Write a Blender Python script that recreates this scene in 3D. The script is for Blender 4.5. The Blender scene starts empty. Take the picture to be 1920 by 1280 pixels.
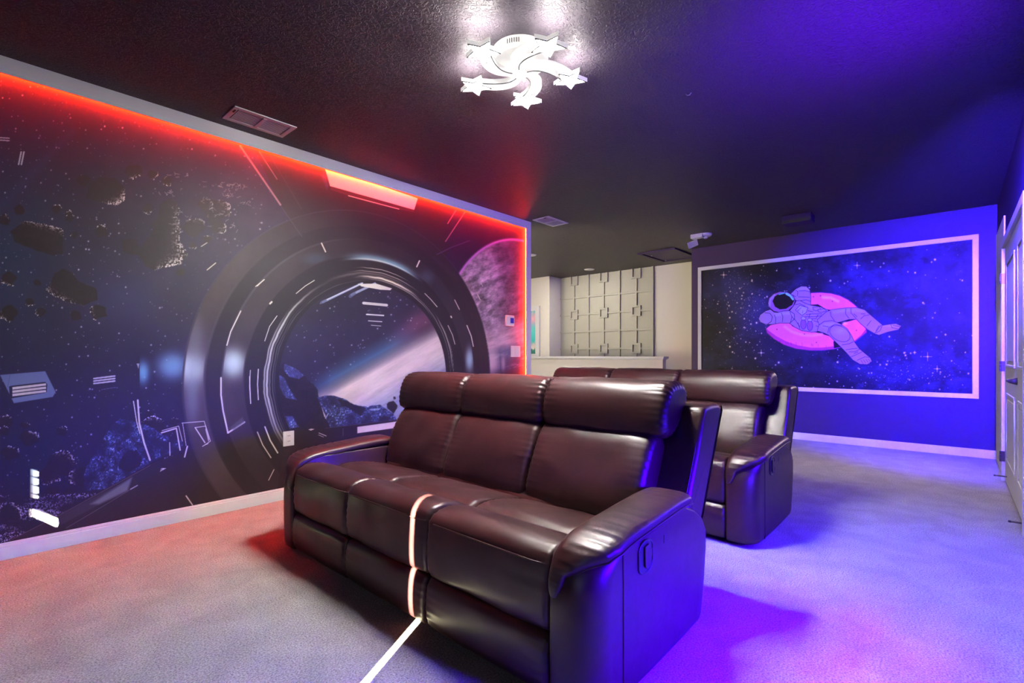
import bpy, bmesh, math, random
import numpy as np
from mathutils import Vector, noise as mn
random.seed(7)
PI = math.pi
scene = bpy.context.scene
COL = scene.collection
# ---------------------------------------------------------------- camera numbers
F, CX, CV, H = 921.0, 960.0, 666.0, 1.117          # focal length (px of a 1920 frame), principal column, horizon row, eye height
YAW = math.atan2(828, F)
CY_, SY_ = math.cos(YAW), math.sin(YAW)
CEIL = 2.74
YA = 3.868      # mural wall
XB = 7.41       # astronaut wall
YD = -0.35      # door wall
XC = 8.40       # stairwell wall
def ray(u):
    a = (u - CX) / F
    return (CY_ + SY_ * a, SY_ - CY_ * a)
def on_y(u, v, Y):
    dx, dy = ray(u); t = Y / dy
    return (dx * t, H + (CV - v) / F * t)      # -> (x, z)
def on_x(u, v, X):
    dx, dy = ray(u); t = X / dx
    return (dy * t, H + (CV - v) / F * t)      # -> (y, z)
def on_z(u, v, z):
    dx, dy = ray(u); t = (z - H) * F / (CV - v)
    return (dx * t, dy * t)
# ---------------------------------------------------------------- object helpers
def tag(o, label=None, cat=None, group=None, kind=None):
    if label: o['label'] = label
    if cat: o['category'] = cat
    if group: o['group'] = group
    if kind: o['kind'] = kind
    return o
def empty(name, loc, label, cat, group=None, rz=0):
    o = bpy.data.objects.new(name, None); COL.objects.link(o)
    o.location = loc; o.rotation_euler = (0, 0, rz); o.empty_display_size = .1
    return tag(o, label, cat, group)
def link(name, me, mat, parent=None, smooth=False):
    if mat is not None and not me.materials:
        me.materials.append(mat)
    if smooth:
        for p in me.polygons: p.use_smooth = True
    o = bpy.data.objects.new(name, me); COL.objects.link(o)
    if parent:
        o.parent = parent
        o.location = -_world(parent)
    return o
def _world(o):
    v = Vector((0, 0, 0))
    while o:
        v += o.location; o = o.parent
    return v
class MB:
    """collects shapes; geometry is given in world metres"""
    def __init__(s): s.v = []; s.f = []
    def add(s, v, f):
        n = len(s.v); s.v += [tuple(p) for p in v]; s.f += [tuple(i + n for i in q) for q in f]; return s
    def box(s, x0, x1, y0, y1, z0, z1):
        x0, x1 = sorted((x0, x1)); y0, y1 = sorted((y0, y1)); z0, z1 = sorted((z0, z1))
        v = [(x, y, z) for z in (z0, z1) for y in (y0, y1) for x in (x0, x1)]
        return s.add(v, [(0, 2, 3, 1), (4, 5, 7, 6), (0, 1, 5, 4), (2, 6, 7, 3), (0, 4, 6, 2), (1, 3, 7, 5)])
    def cyl(s, c, r0, r1, z0, z1, n=48):
        v = []; f = []
        for r, z in ((r0, z0), (r1, z1)):
            v += [(c[0] + r * math.cos(2 * PI * i / n), c[1] + r * math.sin(2 * PI * i / n), z) for i in range(n)]
        f = [(i, (i + 1) % n, n + (i + 1) % n, n + i) for i in range(n)]
        f += [tuple(range(n - 1, -1, -1)), tuple(range(n, 2 * n))]
        return s.add(v, f)
    def lathe(s, c, prof, n=48):
        v = []; f = []; m = len(prof)
        for r, z in prof:
            v += [(c[0] + r * math.cos(2 * PI * i / n), c[1] + r * math.sin(2 * PI * i / n), c[2] + z) for i in range(n)]
        for k in range(m - 1):
            f += [(k * n + i, k * n + (i + 1) % n, (k + 1) * n + (i + 1) % n, (k + 1) * n + i) for i in range(n)]
        f += [tuple(range(n - 1, -1, -1)), tuple(range((m - 1) * n, m * n))]
        return s.add(v, f)
    def tube(s, pts, r, n=8):
        pts = [Vector(p) for p in pts]; v = []; f = []; m = len(pts)
        rr = r if isinstance(r, (list, tuple)) else [r] * m
        up = None
        for i, p in enumerate(pts):
            t = (pts[min(i + 1, m - 1)] - pts[max(i - 1, 0)]).normalized()
            if up is None:
                up = Vector((0, 0, 1)) if abs(t.z) < .9 else Vector((1, 0, 0))
            a = t.cross(up)
            if a.length < 1e-4: a = t.cross(Vector((1, 0, 0)))
            a.normalize(); b = a.cross(t).normalized(); up = b
            v += [tuple(p + (a * math.cos(2 * PI * k / n) + b * math.sin(2 * PI * k / n)) * rr[i]) for k in range(n)]
        for i in range(m - 1):
            f += [(i * n + k, i * n + (k + 1) % n, (i + 1) * n + (k + 1) % n, (i + 1) * n + k) for k in range(n)]
        f += [tuple(range(n - 1, -1, -1)), tuple(range((m - 1) * n, m * n))]
        return s.add(v, f)
    def prism(s, poly, z0, z1):
        n = len(poly)
        v = [(x, y, z0) for x, y in poly] + [(x, y, z1) for x, y in poly]
        f = [(i, (i + 1) % n, n + (i + 1) % n, n + i) for i in range(n)] + [tuple(range(n - 1, -1, -1)), tuple(range(n, 2 * n))]
        return s.add(v, f)
    def grid(s, rows, close_u=False, close_v=False):
        m = len(rows); n = len(rows[0]); v = [p for r in rows for p in r]; f = []
        for i in range(m if close_v else m - 1):
            for j in range(n if close_u else n - 1):
                i2 = (i + 1) % m; j2 = (j + 1) % n
                f.append((i * n + j, i * n + j2, i2 * n + j2, i2 * n + j))
        return s.add(v, f)
    def build(s, name, mat, parent=None, smooth=False, bevel=0, segs=2, fix=True):
        me = bpy.data.meshes.new(name); me.from_pydata(s.v, [], s.f); me.validate()
        if fix:
            bm = bmesh.new(); bm.from_mesh(me); bmesh.ops.recalc_face_normals(bm, faces=bm.faces); bm.to_mesh(me); bm.free()
        o = link(name, me, mat, parent, smooth)
        if bevel:
            md = o.modifiers.new('bevel', 'BEVEL'); md.width = bevel; md.segments = segs; md.limit_method = 'ANGLE'; md.angle_limit = .6
            for p in me.polygons: p.use_smooth = True
            md.harden_normals = True
        return o
def struct(name, mb, mat, **k):
    return tag(mb.build(name, mat, **k), kind='structure')
# ---------------------------------------------------------------- materials
def lin(c):
    return tuple(((x / 255) / 12.92 if x / 255 <= .04045 else ((x / 255 + .055) / 1.055) ** 2.4) for x in c)
def mat(name, col, rough=.5, spec=.5, metal=0, bump=None, var=None, emit=None, coat=0):
    """procedural principled material; bump=(scale, strength, detail, distance); var=(scale, amount)"""
    m = bpy.data.materials.new(name); m.use_nodes = True
    nt = m.node_tree; b = nt.nodes['Principled BSDF']
    b.inputs['Base Color'].default_value = (*col, 1); b.inputs['Roughness'].default_value = rough
    b.inputs['Specular IOR Level'].default_value = spec; b.inputs['Metallic'].default_value = metal
    b.inputs['Coat Weight'].default_value = coat
    tc = nt.nodes.new('ShaderNodeTexCoord')
    if var:
        n = nt.nodes.new('ShaderNodeTexNoise'); n.inputs['Scale'].default_value = var[0]; n.inputs['Detail'].default_value = 5
        nt.links.new(tc.outputs['Object'], n.inputs['Vector'])
        mx = nt.nodes.new('ShaderNodeMix'); mx.data_type = 'RGBA'
        mx.inputs['A'].default_value = (*[c * (1 - var[1]) for c in col], 1); mx.inputs['B'].default_value = (*[min(1, c * (1 + var[1])) for c in col], 1)
        nt.links.new(n.outputs['Fac'], mx.inputs['Factor']); nt.links.new(mx.outputs['Result'], b.inputs['Base Color'])
    if bump:
        n = nt.nodes.new('ShaderNodeTexNoise'); n.inputs['Scale'].default_value = bump[0]; n.inputs['Detail'].default_value = bump[2]
        nt.links.new(tc.outputs['Object'], n.inputs['Vector'])
        bp = nt.nodes.new('ShaderNodeBump'); bp.inputs['Strength'].default_value = bump[1]; bp.inputs['Distance'].default_value = bump[3]
        nt.links.new(n.outputs['Fac'], bp.inputs['Height']); nt.links.new(bp.outputs['Normal'], b.inputs['Normal'])
    if emit:
        b.inputs['Emission Color'].default_value = (*emit[0], 1); b.inputs['Emission Strength'].default_value = emit[1]
    return m
M = {}
M['white'] = mat('white_paint', (.72, .71, .72), .45, bump=(300, .05, 3, .001))
M['plastic'] = mat('white_plastic', (.75, .74, .74), .35, var=(8, .02))
M['cream'] = mat('cream_paint', (.72, .68, .62), .6, bump=(220, .1, 3, .001))
M['beige'] = mat('greige_paint', (.31, .30, .265), .55, bump=(220, .1, 3, .001))
M['dark'] = mat('charcoal_wall_paint', (.034, .014, .072), .55, .2, bump=(160, .12, 4, .001))
M['black'] = mat('black_plastic', (.012, .012, .014), .4, var=(20, .1))
M['void'] = mat('dark_opening', (.01, .008, .012), .8, var=(20, .1))
M['door'] = mat('door_white_paint', (.62, .62, .66), .35, bump=(200, .04, 3, .001))
M['metal'] = mat('dark_bronze', (.10, .08, .09), .35, metal=.8, var=(30, .1))
M['steel'] = mat('brushed_steel', (.5, .5, .52), .3, metal=1, var=(60, .1))
M['rim'] = mat('star_rim_acrylic', (.6, .6, .6), .4, emit=((1, .96, .90), .6), var=(10, .02))
M['grey'] = mat('lamp_edge_grey', (.012, .012, .012), .7, .1, var=(20, .1))
M['lamp_white'] = mat('lamp_acrylic', (.26, .26, .26), .5, emit=((1, .97, .90), .55), var=(10, .02))
M['lens'] = mat('lamp_lens', (.9, .9, .9), .4, emit=((1, .95, .88), 950), var=(10, .02))
M['lens_up'] = mat('lamp_diffuser', (.9, .9, .9), .4, emit=((1, .93, .88), 135), var=(10, .02))
M['led'] = mat('red_led', (.8, .1, .05), .4, emit=((1, .017, .0012), 850), var=(10, .02))
M['led_side'] = mat('red_led_side', (.8, .1, .05), .4, emit=((1, .030, .0022), 220), var=(10, .02))
M['disc'] = mat('downlight_lens', (.8, .78, .72), .4, emit=((1, .93, .80), .45), var=(10, .02))
M['screen'] = mat('thermostat_screen', (.01, .01, .06), .2, emit=((.05, .04, .6), .4), var=(10, .02))
# carpet
def carpet():
    m = bpy.data.materials.new('carpet_pile'); m.use_nodes = True; nt = m.node_tree; b = nt.nodes['Principled BSDF']
    N, L = nt.nodes.new, nt.links.new
    b.inputs['Roughness'].default_value = .95; b.inputs['Specular IOR Level'].default_value = .1
    b.inputs['Sheen Weight'].default_value = .15
    tc = N('ShaderNodeTexCoord')
    fine = N('ShaderNodeTexNoise'); fine.inputs['Scale'].default_value = 150; fine.inputs['Detail'].default_value = 6; fine.inputs['Roughness'].default_value = .75
    mid = N('ShaderNodeTexNoise'); mid.inputs['Scale'].default_value = 5; mid.inputs['Detail'].default_value = 5; mid.inputs['Distortion'].default_value = .6
    for n in (fine, mid): L(tc.outputs['Object'], n.inputs['Vector'])
    r1 = N('ShaderNodeValToRGB'); r1.color_ramp.elements[0].position = .36; r1.color_ramp.elements[0].color = (.10, .09, .085, 1)
    r1.color_ramp.elements[1].position = .62; r1.color_ramp.elements[1].color = (.49, .455, .44, 1)
    L(fine.outputs['Fac'], r1.inputs['Fac'])
    r2 = N('ShaderNodeValToRGB'); r2.color_ramp.elements[0].position = .35; r2.color_ramp.elements[0].color = (.78, .78, .78, 1)
    r2.color_ramp.elements[1].position = .65; r2.color_ramp.elements[1].color = (1, 1, 1, 1)
    L(mid.outputs['Fac'], r2.inputs['Fac'])
    mx = N('ShaderNodeMix'); mx.data_type = 'RGBA'; mx.blend_type = 'MULTIPLY'; mx.inputs['Factor'].default_value = 1
    L(r1.outputs['Color'], mx.inputs['A']); L(r2.outputs['Color'], mx.inputs['B']); L(mx.outputs['Result'], b.inputs['Base Color'])
    bp = N('ShaderNodeBump'); bp.inputs['Strength'].default_value = .8; bp.inputs['Distance'].default_value = .006
    L(fine.outputs['Fac'], bp.inputs['Height']); L(bp.outputs['Normal'], b.inputs['Normal'])
    return m
M['carpet'] = carpet()
# knock-down textured ceiling
def ceiling():
    m = bpy.data.materials.new('textured_ceiling_paint'); m.use_nodes = True; nt = m.node_tree; b = nt.nodes['Principled BSDF']
    N, L = nt.nodes.new, nt.links.new
    b.inputs['Base Color'].default_value = (.044, .036, .046, 1); b.inputs['Roughness'].default_value = .5; b.inputs['Specular IOR Level'].default_value = .3
    tc = N('ShaderNodeTexCoord')
    a = N('ShaderNodeTexNoise'); a.inputs['Scale'].default_value = 38; a.inputs['Detail'].default_value = 2.5; a.inputs['Distortion'].default_value = 1.6
    L(tc.outputs['Object'], a.inputs['Vector'])
    r = N('ShaderNodeValToRGB'); r.color_ramp.elements[0].position = .47; r.color_ramp.elements[1].position = .56
    L(a.outputs['Fac'], r.inputs['Fac'])
    c = N('ShaderNodeTexNoise'); c.inputs['Scale'].default_value = 120; c.inputs['Detail'].default_value = 3
    L(tc.outputs['Object'], c.inputs['Vector'])
    ad = N('ShaderNodeMath'); ad.operation = 'MULTIPLY_ADD'; ad.inputs[1].default_value = .25
    L(c.outputs['Fac'], ad.inputs[0]); L(r.outputs['Color'], ad.inputs[2])
    bp = N('ShaderNodeBump'); bp.inputs['Strength'].default_value = .8; bp.inputs['Distance'].default_value = .005
    L(ad.outputs['Value'], bp.inputs['Height']); L(bp.outputs['Normal'], b.inputs['Normal'])
    return m
M['ceiling'] = ceiling()
def leather():
    m = bpy.data.materials.new('brown_leather'); m.use_nodes = True; nt = m.node_tree; b = nt.nodes['Principled BSDF']
    N, L = nt.nodes.new, nt.links.new
    b.inputs['Roughness'].default_value = .38; b.inputs['Specular IOR Level'].default_value = .5
    tc = N('ShaderNodeTexCoord')
    v = N('ShaderNodeTexVoronoi'); v.inputs['Scale'].default_value = 420
    n = N('ShaderNodeTexNoise'); n.inputs['Scale'].default_value = 9; n.inputs['Detail'].default_value = 4; n.inputs['Distortion'].default_value = .8
    for q in (v, n): L(tc.outputs['Object'], q.inputs['Vector'])
    r = N('ShaderNodeValToRGB'); r.color_ramp.elements[0].position = .3; r.color_ramp.elements[0].color = (.028, .0080, .0100, 1)
    r.color_ramp.elements[1].position = .7; r.color_ramp.elements[1].color = (.043, .0120, .0145, 1)
    L(n.outputs['Fac'], r.inputs['Fac']); L(r.outputs['Color'], b.inputs['Base Color'])
    b1 = N('ShaderNodeBump'); b1.inputs['Strength'].default_value = .12; b1.inputs['Distance'].default_value = .0006
    L(v.outputs['Distance'], b1.inputs['Height'])
    b2 = N('ShaderNodeBump'); b2.inputs['Strength'].default_value = .25; b2.inputs['Distance'].default_value = .006
    L(n.outputs['Fac'], b2.inputs['Height']); L(b1.outputs['Normal'], b2.inputs['Normal']); L(b2.outputs['Normal'], b.inputs['Normal'])
    return m
M['leather'] = leather()
def printed(name, rough, spec):
    m = bpy.data.materials.new(name); m.use_nodes = True; nt = m.node_tree; b = nt.nodes['Principled BSDF']
    a = nt.nodes.new('ShaderNodeAttribute'); a.attribute_name = 'print'
    nt.links.new(a.outputs['Color'], b.inputs['Base Color'])
    b.inputs['Roughness'].default_value = rough; b.inputs['Specular IOR Level'].default_value = spec
    tc = nt.nodes.new('ShaderNodeTexCoord')
    n = nt.nodes.new('ShaderNodeTexNoise'); n.inputs['Scale'].default_value = 140; n.inputs['Detail'].default_value = 3
    nt.links.new(tc.outputs['Object'], n.inputs['Vector'])
    bp = nt.nodes.new('ShaderNodeBump'); bp.inputs['Strength'].default_value = .15; bp.inputs['Distance'].default_value = .002
    nt.links.new(n.outputs['Fac'], bp.inputs['Height']); nt.links.new(bp.outputs['Normal'], b.inputs['Normal'])
    return m
# ---------------------------------------------------------------- painted murals: colours are computed per point of a fine grid on the wall
RNG = np.random.RandomState(5)
def s2l(a):
    a = np.clip(a, 0, None) / 255.0
    return np.where(a <= .04045, a / 12.92, ((a + .055) / 1.055) ** 2.4)
def vnoise(x, y, seed):
    r = np.random.RandomState(seed).rand(256, 256)
    xi = np.floor(x).astype(int); yi = np.floor(y).astype(int); fx = x - xi; fy = y - yi
    fx = fx * fx * (3 - 2 * fx); fy = fy * fy * (3 - 2 * fy)
    g = lambda i, j: r[(xi + i) % 256, (yi + j) % 256]
    return (g(0, 0) * (1 - fx) + g(1, 0) * fx) * (1 - fy) + (g(0, 1) * (1 - fx) + g(1, 1) * fx) * fy
def fbm(x, y, scale, seed=1, octs=4, gain=.55):
    s = 0; a = 1; n = 0
    for k in range(octs):
        s = s + a * vnoise(x / scale * 2 ** k, y / scale * 2 ** k, seed + k); n += a; a *= gain
    return s / n
class Canvas:
    """U[col] (1-D), V[row, col]; colours in display values 0..255"""
    def __init__(s, U, V): s.U, s.V = U, V; s.C = np.zeros(V.shape + (3,), np.float32)
    def sl(s, u0, u1):
        i = np.searchsorted(s.U, [u0, u1]); return slice(max(i[0] - 1, 0), i[1] + 1)
    def view(s, u0, u1):
        c = s.sl(u0, u1); V = s.V[:, c]; U = np.broadcast_to(s.U[c], V.shape); return c, U, V
    def mix(s, c, a, col):
        a = np.clip(a, 0, 1)[..., None].astype(np.float32)
        col = np.asarray(col, np.float32)
        s.C[:, c] = s.C[:, c] * (1 - a) + col * a
    def addc(s, c, a, col):
        s.C[:, c] += a[..., None].astype(np.float32) * np.asarray(col, np.float32)
    def line(s, pts, w, col, a=1, soft=.6, taper=False):
        us = [p[0] for p in pts]; c, U, V = s.view(min(us) - w - 4, max(us) + w + 4)
        if U.size == 0: return
        best = np.full(U.shape, 1e9)
        for (x0, y0), (x1, y1) in zip(pts, pts[1:]):
            dx, dy = x1 - x0, y1 - y0; L2 = dx * dx + dy * dy + 1e-9
            t = np.clip(((U - x0) * dx + (V - y0) * dy) / L2, 0, 1)
            best = np.minimum(best, np.hypot(U - x0 - t * dx, V - y0 - t * dy))
        s.mix(c, a * np.clip((w / 2 - best) / soft + .5, 0, 1), col)
    def pmask(s, pts, soft=1.0, jag=0, seed=3, jscale=9, pad=None):
        us = [p[0] for p in pts]; pad = (jag + soft + 2) if pad is None else pad
        c, U, V = s.view(min(us) - pad, max(us) + pad)
        Uj, Vj = U, V
        if jag:
            Uj = U + (fbm(U, V, jscale, seed, 4, .6) - .5) * 2 * jag; Vj = V + (fbm(U + 91, V + 37, jscale, seed + 9, 4, .6) - .5) * 2 * jag
        ins = np.zeros(U.shape, bool); d = np.full(U.shape, 1e9); n = len(pts)
        for i in range(n):
            (x0, y0), (x1, y1) = pts[i], pts[(i + 1) % n]
            dx, dy = x1 - x0, y1 - y0; L2 = dx * dx + dy * dy + 1e-9
            t = np.clip(((Uj - x0) * dx + (Vj - y0) * dy) / L2, 0, 1)
            d = np.minimum(d, np.hypot(Uj - x0 - t * dx, Vj - y0 - t * dy))
            if y0 != y1:
                ins ^= ((y0 > Vj) != (y1 > Vj)) & (Uj < (x1 - x0) * (Vj - y0) / (y1 - y0) + x0)
        sd = np.where(ins, d, -d)
        return c, U, V, sd, np.clip(sd / soft + .5, 0, 1)
    def poly(s, pts, col, a=1, soft=1.0, jag=0, seed=3, jscale=9):
        c, U, V, sd, m = s.pmask(pts, soft, jag, seed, jscale); s.mix(c, m * a, col); return c, U, V, sd, m
    def blob(s, u, v, ru, rv, col, a=1, p=2.0, clip=None):
        c, U, V = s.view(u - 3 * ru, u + 3 * ru)
        if U.size == 0: return
        m = a * np.exp(-(np.hypot((U - u) / ru, (V - v) / rv) ** p))
        if clip is not None: m = m * clip(U, V)
        s.mix(c, m, col)
    def star(s, u, v, r, col, a=1): s.blob(u, v, r, r, col, a, 2.0)
    def mesh(s, name, P, gain, mt, parent=None):
        R, Cn = s.V.shape
        me = bpy.data.meshes.new(name); me.vertices.add(R * Cn); me.vertices.foreach_set('co', P.reshape(-1).astype(np.float32))
        i = np.arange(R * Cn).reshape(R, Cn); q = np.stack([i[:-1, :-1], i[:-1, 1:], i[1:, 1:], i[1:, :-1]], -1).reshape(-1)
        nf = (R - 1) * (Cn - 1)
        me.loops.add(nf * 4); me.loops.foreach_set('vertex_index', q.astype(np.int32))
        me.polygons.add(nf); me.polygons.foreach_set('loop_start', np.arange(0, nf * 4, 4, dtype=np.int32))
        me.update(calc_edges=True)
        at = me.color_attributes.new('print', 'FLOAT_COLOR', 'POINT')
        col = s2l(s.C); col = col ** 1.08 * np.asarray(gain); col = np.clip(col, 0, .92)
        rgba = np.concatenate([col, np.ones(col.shape[:2] + (1,))], -1)
        at.data.foreach_set('color', rgba.reshape(-1).astype(np.float32))
        return link(name, me, mt, parent)
def crop(pts, ox, oy, sc): return [(ox + x / sc, oy + y / sc) for x, y in pts]

def rock(K, pts, seed, lit=None, base=(26, 16, 26), blue=False, amount=.6, jag=2.5):
    """a printed asteroid: dark mass with a speckled bright rim on the side lit=(du, dv)"""
    c, U, V, sd, m = K.pmask(pts, 1.5, jag, seed, 9)
    n = fbm(U, V, 7, seed, 4, .7); n2 = fbm(U, V, 2.6, seed + 5, 3, .7)
    col = np.asarray(base, np.float32) * (.6 + .9 * n[..., None])
    if blue:
        f = np.clip((fbm(U, V, 16, seed + 2, 3) - .33) * 3.2, 0, 1) * np.clip((n2 - .25) * 2.2, 0, 1)
        col = col * (1 - f[..., None]) + np.array([72, 92, 165]) * f[..., None]
        f = np.clip((n2 - .66) * 9, 0, 1) * f; col = col * (1 - f[..., None]) + np.array([165, 185, 230]) * f[..., None]
    K.mix(c, m, col)
    if lit:
        cu = sum(p[0] for p in pts) / len(pts); cv = sum(p[1] for p in pts) / len(pts)
        L = math.hypot(*lit); side = ((U - cu) * lit[0] + (V - cv) * lit[1]) / L
        R = max(math.hypot(p[0] - cu, p[1] - cv) for p in pts)
        rim = np.clip((side / R - .25) * 3, 0, 1) * np.exp(-np.clip(sd, 0, 99) / (R * .22)) * (sd > -1)
        e = np.clip((n2 - .50) * 9, 0, 1) * rim * amount * 1.8
        K.mix(c, e, (205, 200, 225))

def paint_space():
    us = np.concatenate([np.linspace(-3.0, .11, 50), [0]])   # metres, left of the picture
    Uv = np.arange(0, 988, .85); ax = np.array([on_y(u, 0, YA)[0] for u in Uv])
    xs = np.concatenate([np.linspace(-1.46, ax[0] - .02, 60), ax]); xs = xs[xs < 4.515]
    a = []
    for x in xs:   # picture column of each wall column
        q = x / YA; a.append(CX + F * (q * SY_ - CY_) / (SY_ + q * CY_))
    U = np.array(a); zs = np.linspace(.085, 2.655, 960)
    t = np.array([YA / ray(u)[1] for u in U])
    V = CV - (zs[:, None] - H) * F / t[None, :]
    K = Canvas(U, V); c = slice(0, len(U)); UU = np.broadcast_to(U, V.shape); XX = np.broadcast_to(xs, V.shape); ZZ = np.broadcast_to(zs[:, None], V.shape)
    # deep space
    n1 = fbm(UU, V, 190, 3, 5, .6); n2 = fbm(UU, V, 120, 23, 5, .6)
    base = np.zeros(V.shape + (3,)); base[:] = (30, 22, 60)
    w = np.clip((n1 - .35) * 2.2, 0, 1)[..., None]; base = base * (1 - w * .6) + np.array([44, 36, 96]) * w * .6
    w = np.clip((n2 - .45) * 2.4, 0, 1)[..., None] * np.clip((UU - 60) / 260, 0, 1)[..., None]; base = base * (1 - w * .75) + np.array([84, 52, 104]) * w * .75
    w = np.exp(-((UU - 20) / 90) ** 2 - ((V - 470) / 170) ** 2)[..., None]; base = base * (1 - w * .6) + np.array([20, 58, 104]) * w * .6
    w = np.exp(-((UU - 60) / 70) ** 2 - ((V - 860) / 60) ** 2)[..., None]; base = base * (1 - w * .6) + np.array([16, 46, 90]) * w * .6
    w = np.exp(-((UU - 230) / 70) ** 2 - ((V - 560) / 60) ** 2)[..., None]; base = base * (1 - w * .5) + np.array([52, 56, 130]) * w * .5
    w = np.clip((V - 600) / 350, 0, 1)[..., None]; base = base * (1 - w * .35)
    K.C[:] = base
    for _ in range(1500):
        u = RNG.uniform(-150, 560); v = RNG.uniform(150, 960); b = RNG.rand() ** 3
        K.star(u, v, .8 + .9 * b, (195, 195, 235), .4 + .6 * b)
    # diagonal planes of the far-left canopy
    K.line(crop([(20, 1090), (200, 900), (520, 560)], 0, 100, 3.84), 14, (52, 52, 110), .35, 14)
    # asteroids
    O1 = lambda p: crop(p, 0, 100, 3.84); O2 = lambda p: crop(p, 0, 400, 3.84); O3 = lambda p: crop(p, 0, 700, 3.556)
    def disc(cx, cy, rx, ry, n=12, s=0): return [(cx + rx * (1 + .18 * math.sin(i * 2.3 + s)) * math.cos(2 * PI * i / n), cy + ry * (1 + .18 * math.cos(i * 1.7 + s)) * math.sin(2 * PI * i / n)) for i in range(n)]
    rock(K, O2([(75, 130), (170, 60), (330, 80), (450, 120), (455, 290), (380, 300), (250, 260), (110, 210)]), 11, (0.3, -1))
    rock(K, O2([(870, 190), (980, 185), (1005, 260), (1120, 90), (1200, 50), (1300, 90), (1290, 200), (1345, 290), (1300, 360), (1110, 405), (1040, 380), (1000, 300), (890, 285)]), 12, (1, .55), amount=.8)
    rock(K, O2([(390, 430), (460, 395), (520, 430), (560, 490), (690, 540), (705, 620), (600, 660), (480, 635), (325, 560), (370, 500)]), 13, (-.6, 1), amount=.7)
    rock(K, O1([(640, 940), (720, 890), (820, 900), (890, 960), (895, 1060), (830, 1095), (720, 1070), (620, 1040)]), 14, (.6, 1), amount=.8)
    k = 20
    for p, r, lt in [((600, 915), 13, 0), ((500, 1165), 9, (0, -1)), ((405, 1120), 9, (.3, -1)), ((140, 1130), 10, 0), ((960, 850), 15, (.4, 1)), ((1215, 1130), 22, (1, .6)), ((1195, 1240), 24, (1, 0)), ((30, 1200), 12, (.5, -1)), ((1100, 870), 9, (.5, .5)), ((1200, 920), 10, (0, 1)), ((1560, 1130), 26, (.6, -.4)), ((1060, 1120), 10, (0, 1)), ((1480, 1090), 14, (1, 0))]:
        q = O1([p])[0]; rock(K, disc(q[0], q[1], r, r * .85, s=k), k, lt or None); k += 3
    for p, r, lt in [((60, 470), 15, (-.3, 1)), ((710, 710), 16, (-1, .3)), ((60, 720), 17, (-1, 1)), ((545, 735), 11, 0), ((500, 35), 8, (0, -1)), ((730, 130), 13, (0, -1)), ((530, 155), 7, (-1, 0)), ((215, 640), 9, (0, 1)), ((290, 710), 10, (-1, .6)), ((270, 500), 7, 0), ((1390, 100), 20, (.2, -1)), ((1570, 95), 16, (1, .6)), ((1490, 185), 8, (0, -1)), ((1385, 230), 7, (0, 1)), ((1300, 425), 8, 0)]:
        q = O2([p])[0]; rock(K, disc(q[0], q[1], r, r * .85, s=k), k, lt or None); k += 3
    for p, r, lt in [((40, 320), 14, (.3, -1)), ((165, 345), 8, (.3, -1)), ((30, 385), 10, (0, -1)), ((195, 430), 18, (.5, -.7)), ((410, 385), 11, (.3, -1)), ((70, 530), 17, (.4, -1)), ((400, 600), 28, (.5, -1)), ((330, 680), 20, (.5, 1)), ((530, 690), 22, (-1, 0)), ((350, 790), 14, 0), ((460, 790), 11, 0), ((995, 268), 8, (-1, -1)), ((1160, 320), 10, (0, -1)), ((1030, 355), 24, (0, -1))]:
        q = O3([p])[0]; rock(K, disc(q[0], q[1], r, r * .8, s=k), k, lt or None); k += 3
    # bright curls of broken rock under the top haze
    rg = np.random.RandomState(2)
    for cx, cy, sx, sy, n in [(437, 347, 26, 6, 26), (427, 362, 5, 14, 10), (335, 330, 12, 6, 6), (322, 362, 8, 5, 8), (460, 380, 5, 6, 5), (410, 400, 12, 8, 10), (418, 425, 14, 8, 10), (385, 375, 8, 5, 5), (345, 405, 10, 10, 7), (330, 424, 5, 6, 5)]:
        for _ in range(n):
            x = cx + rg.randn() * sx; y = cy + rg.randn() * sy * .6; an = rg.rand() * 6
            p = [(x, y)]
            for j in range(3): an += rg.randn() * .9; p.append((p[-1][0] + math.cos(an) * 3, p[-1][1] + math.sin(an) * 2))
            K.line(p, .8, (190, 180, 205), .75, .7)
    # ground and blue boulder at the lower left
    c3, U3, V3, sd, m = K.pmask(O3([(-900, 820), (0, 812), (150, 818), (330, 805), (640, 800), (640, 860), (400, 940), (60, 1115), (-900, 1500)]), 3, 3, 70)
    sp = fbm(U3, V3, 2.2, 71, 3, .7); lay = fbm(U3 * .25, V3, 18, 73, 3)
    f = np.clip((sp - .52) * 8, 0, 1) * np.clip((lay - .3) * 3.5, 0, 1)
    K.mix(c3, m, np.array([20, 14, 42]) * (1 - f[..., None]) + np.array([170, 165, 215]) * f[..., None])
    rock(K, O3([(60, 860), (110, 870), (140, 920), (125, 980), (60, 970), (0, 960), (0, 900)]), 75, (.8, -.6), base=(20, 14, 34))
    rock(K, O3([(800, 300), (745, 350), (715, 400), (655, 480), (640, 530), (600, 580), (560, 660), (560, 780), (640, 775), (720, 760), (1000, 600), (1230, 480), (1215, 450), (1140, 430), (1070, 400), (1030, 370), (950, 335), (880, 310)]), 81, None, base=(26, 24, 60), blue=True, jag=3)
    rock(K, O3([(840, 520), (900, 500), (950, 560), (930, 620), (850, 660), (790, 640), (800, 570)]), 85, None, base=(22, 16, 40), jag=5)
    # ---- ship frame: rings around the porthole, worked out in metres on the wall
    xc, zc = 2.45, .91
    rr = np.hypot(XX - xc, ZZ - zc); th = np.degrees(np.arctan2(ZZ - zc, XX - xc))     # 90 = up
    ang = lambda c0, w: np.exp(-(((th - c0 + 180) % 360 - 180) / w) ** 4)
    jn = fbm(UU, V, 60, 41, 4)
    dark = np.array([40, 29, 40]) * (.85 + .35 * jn[..., None])
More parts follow.
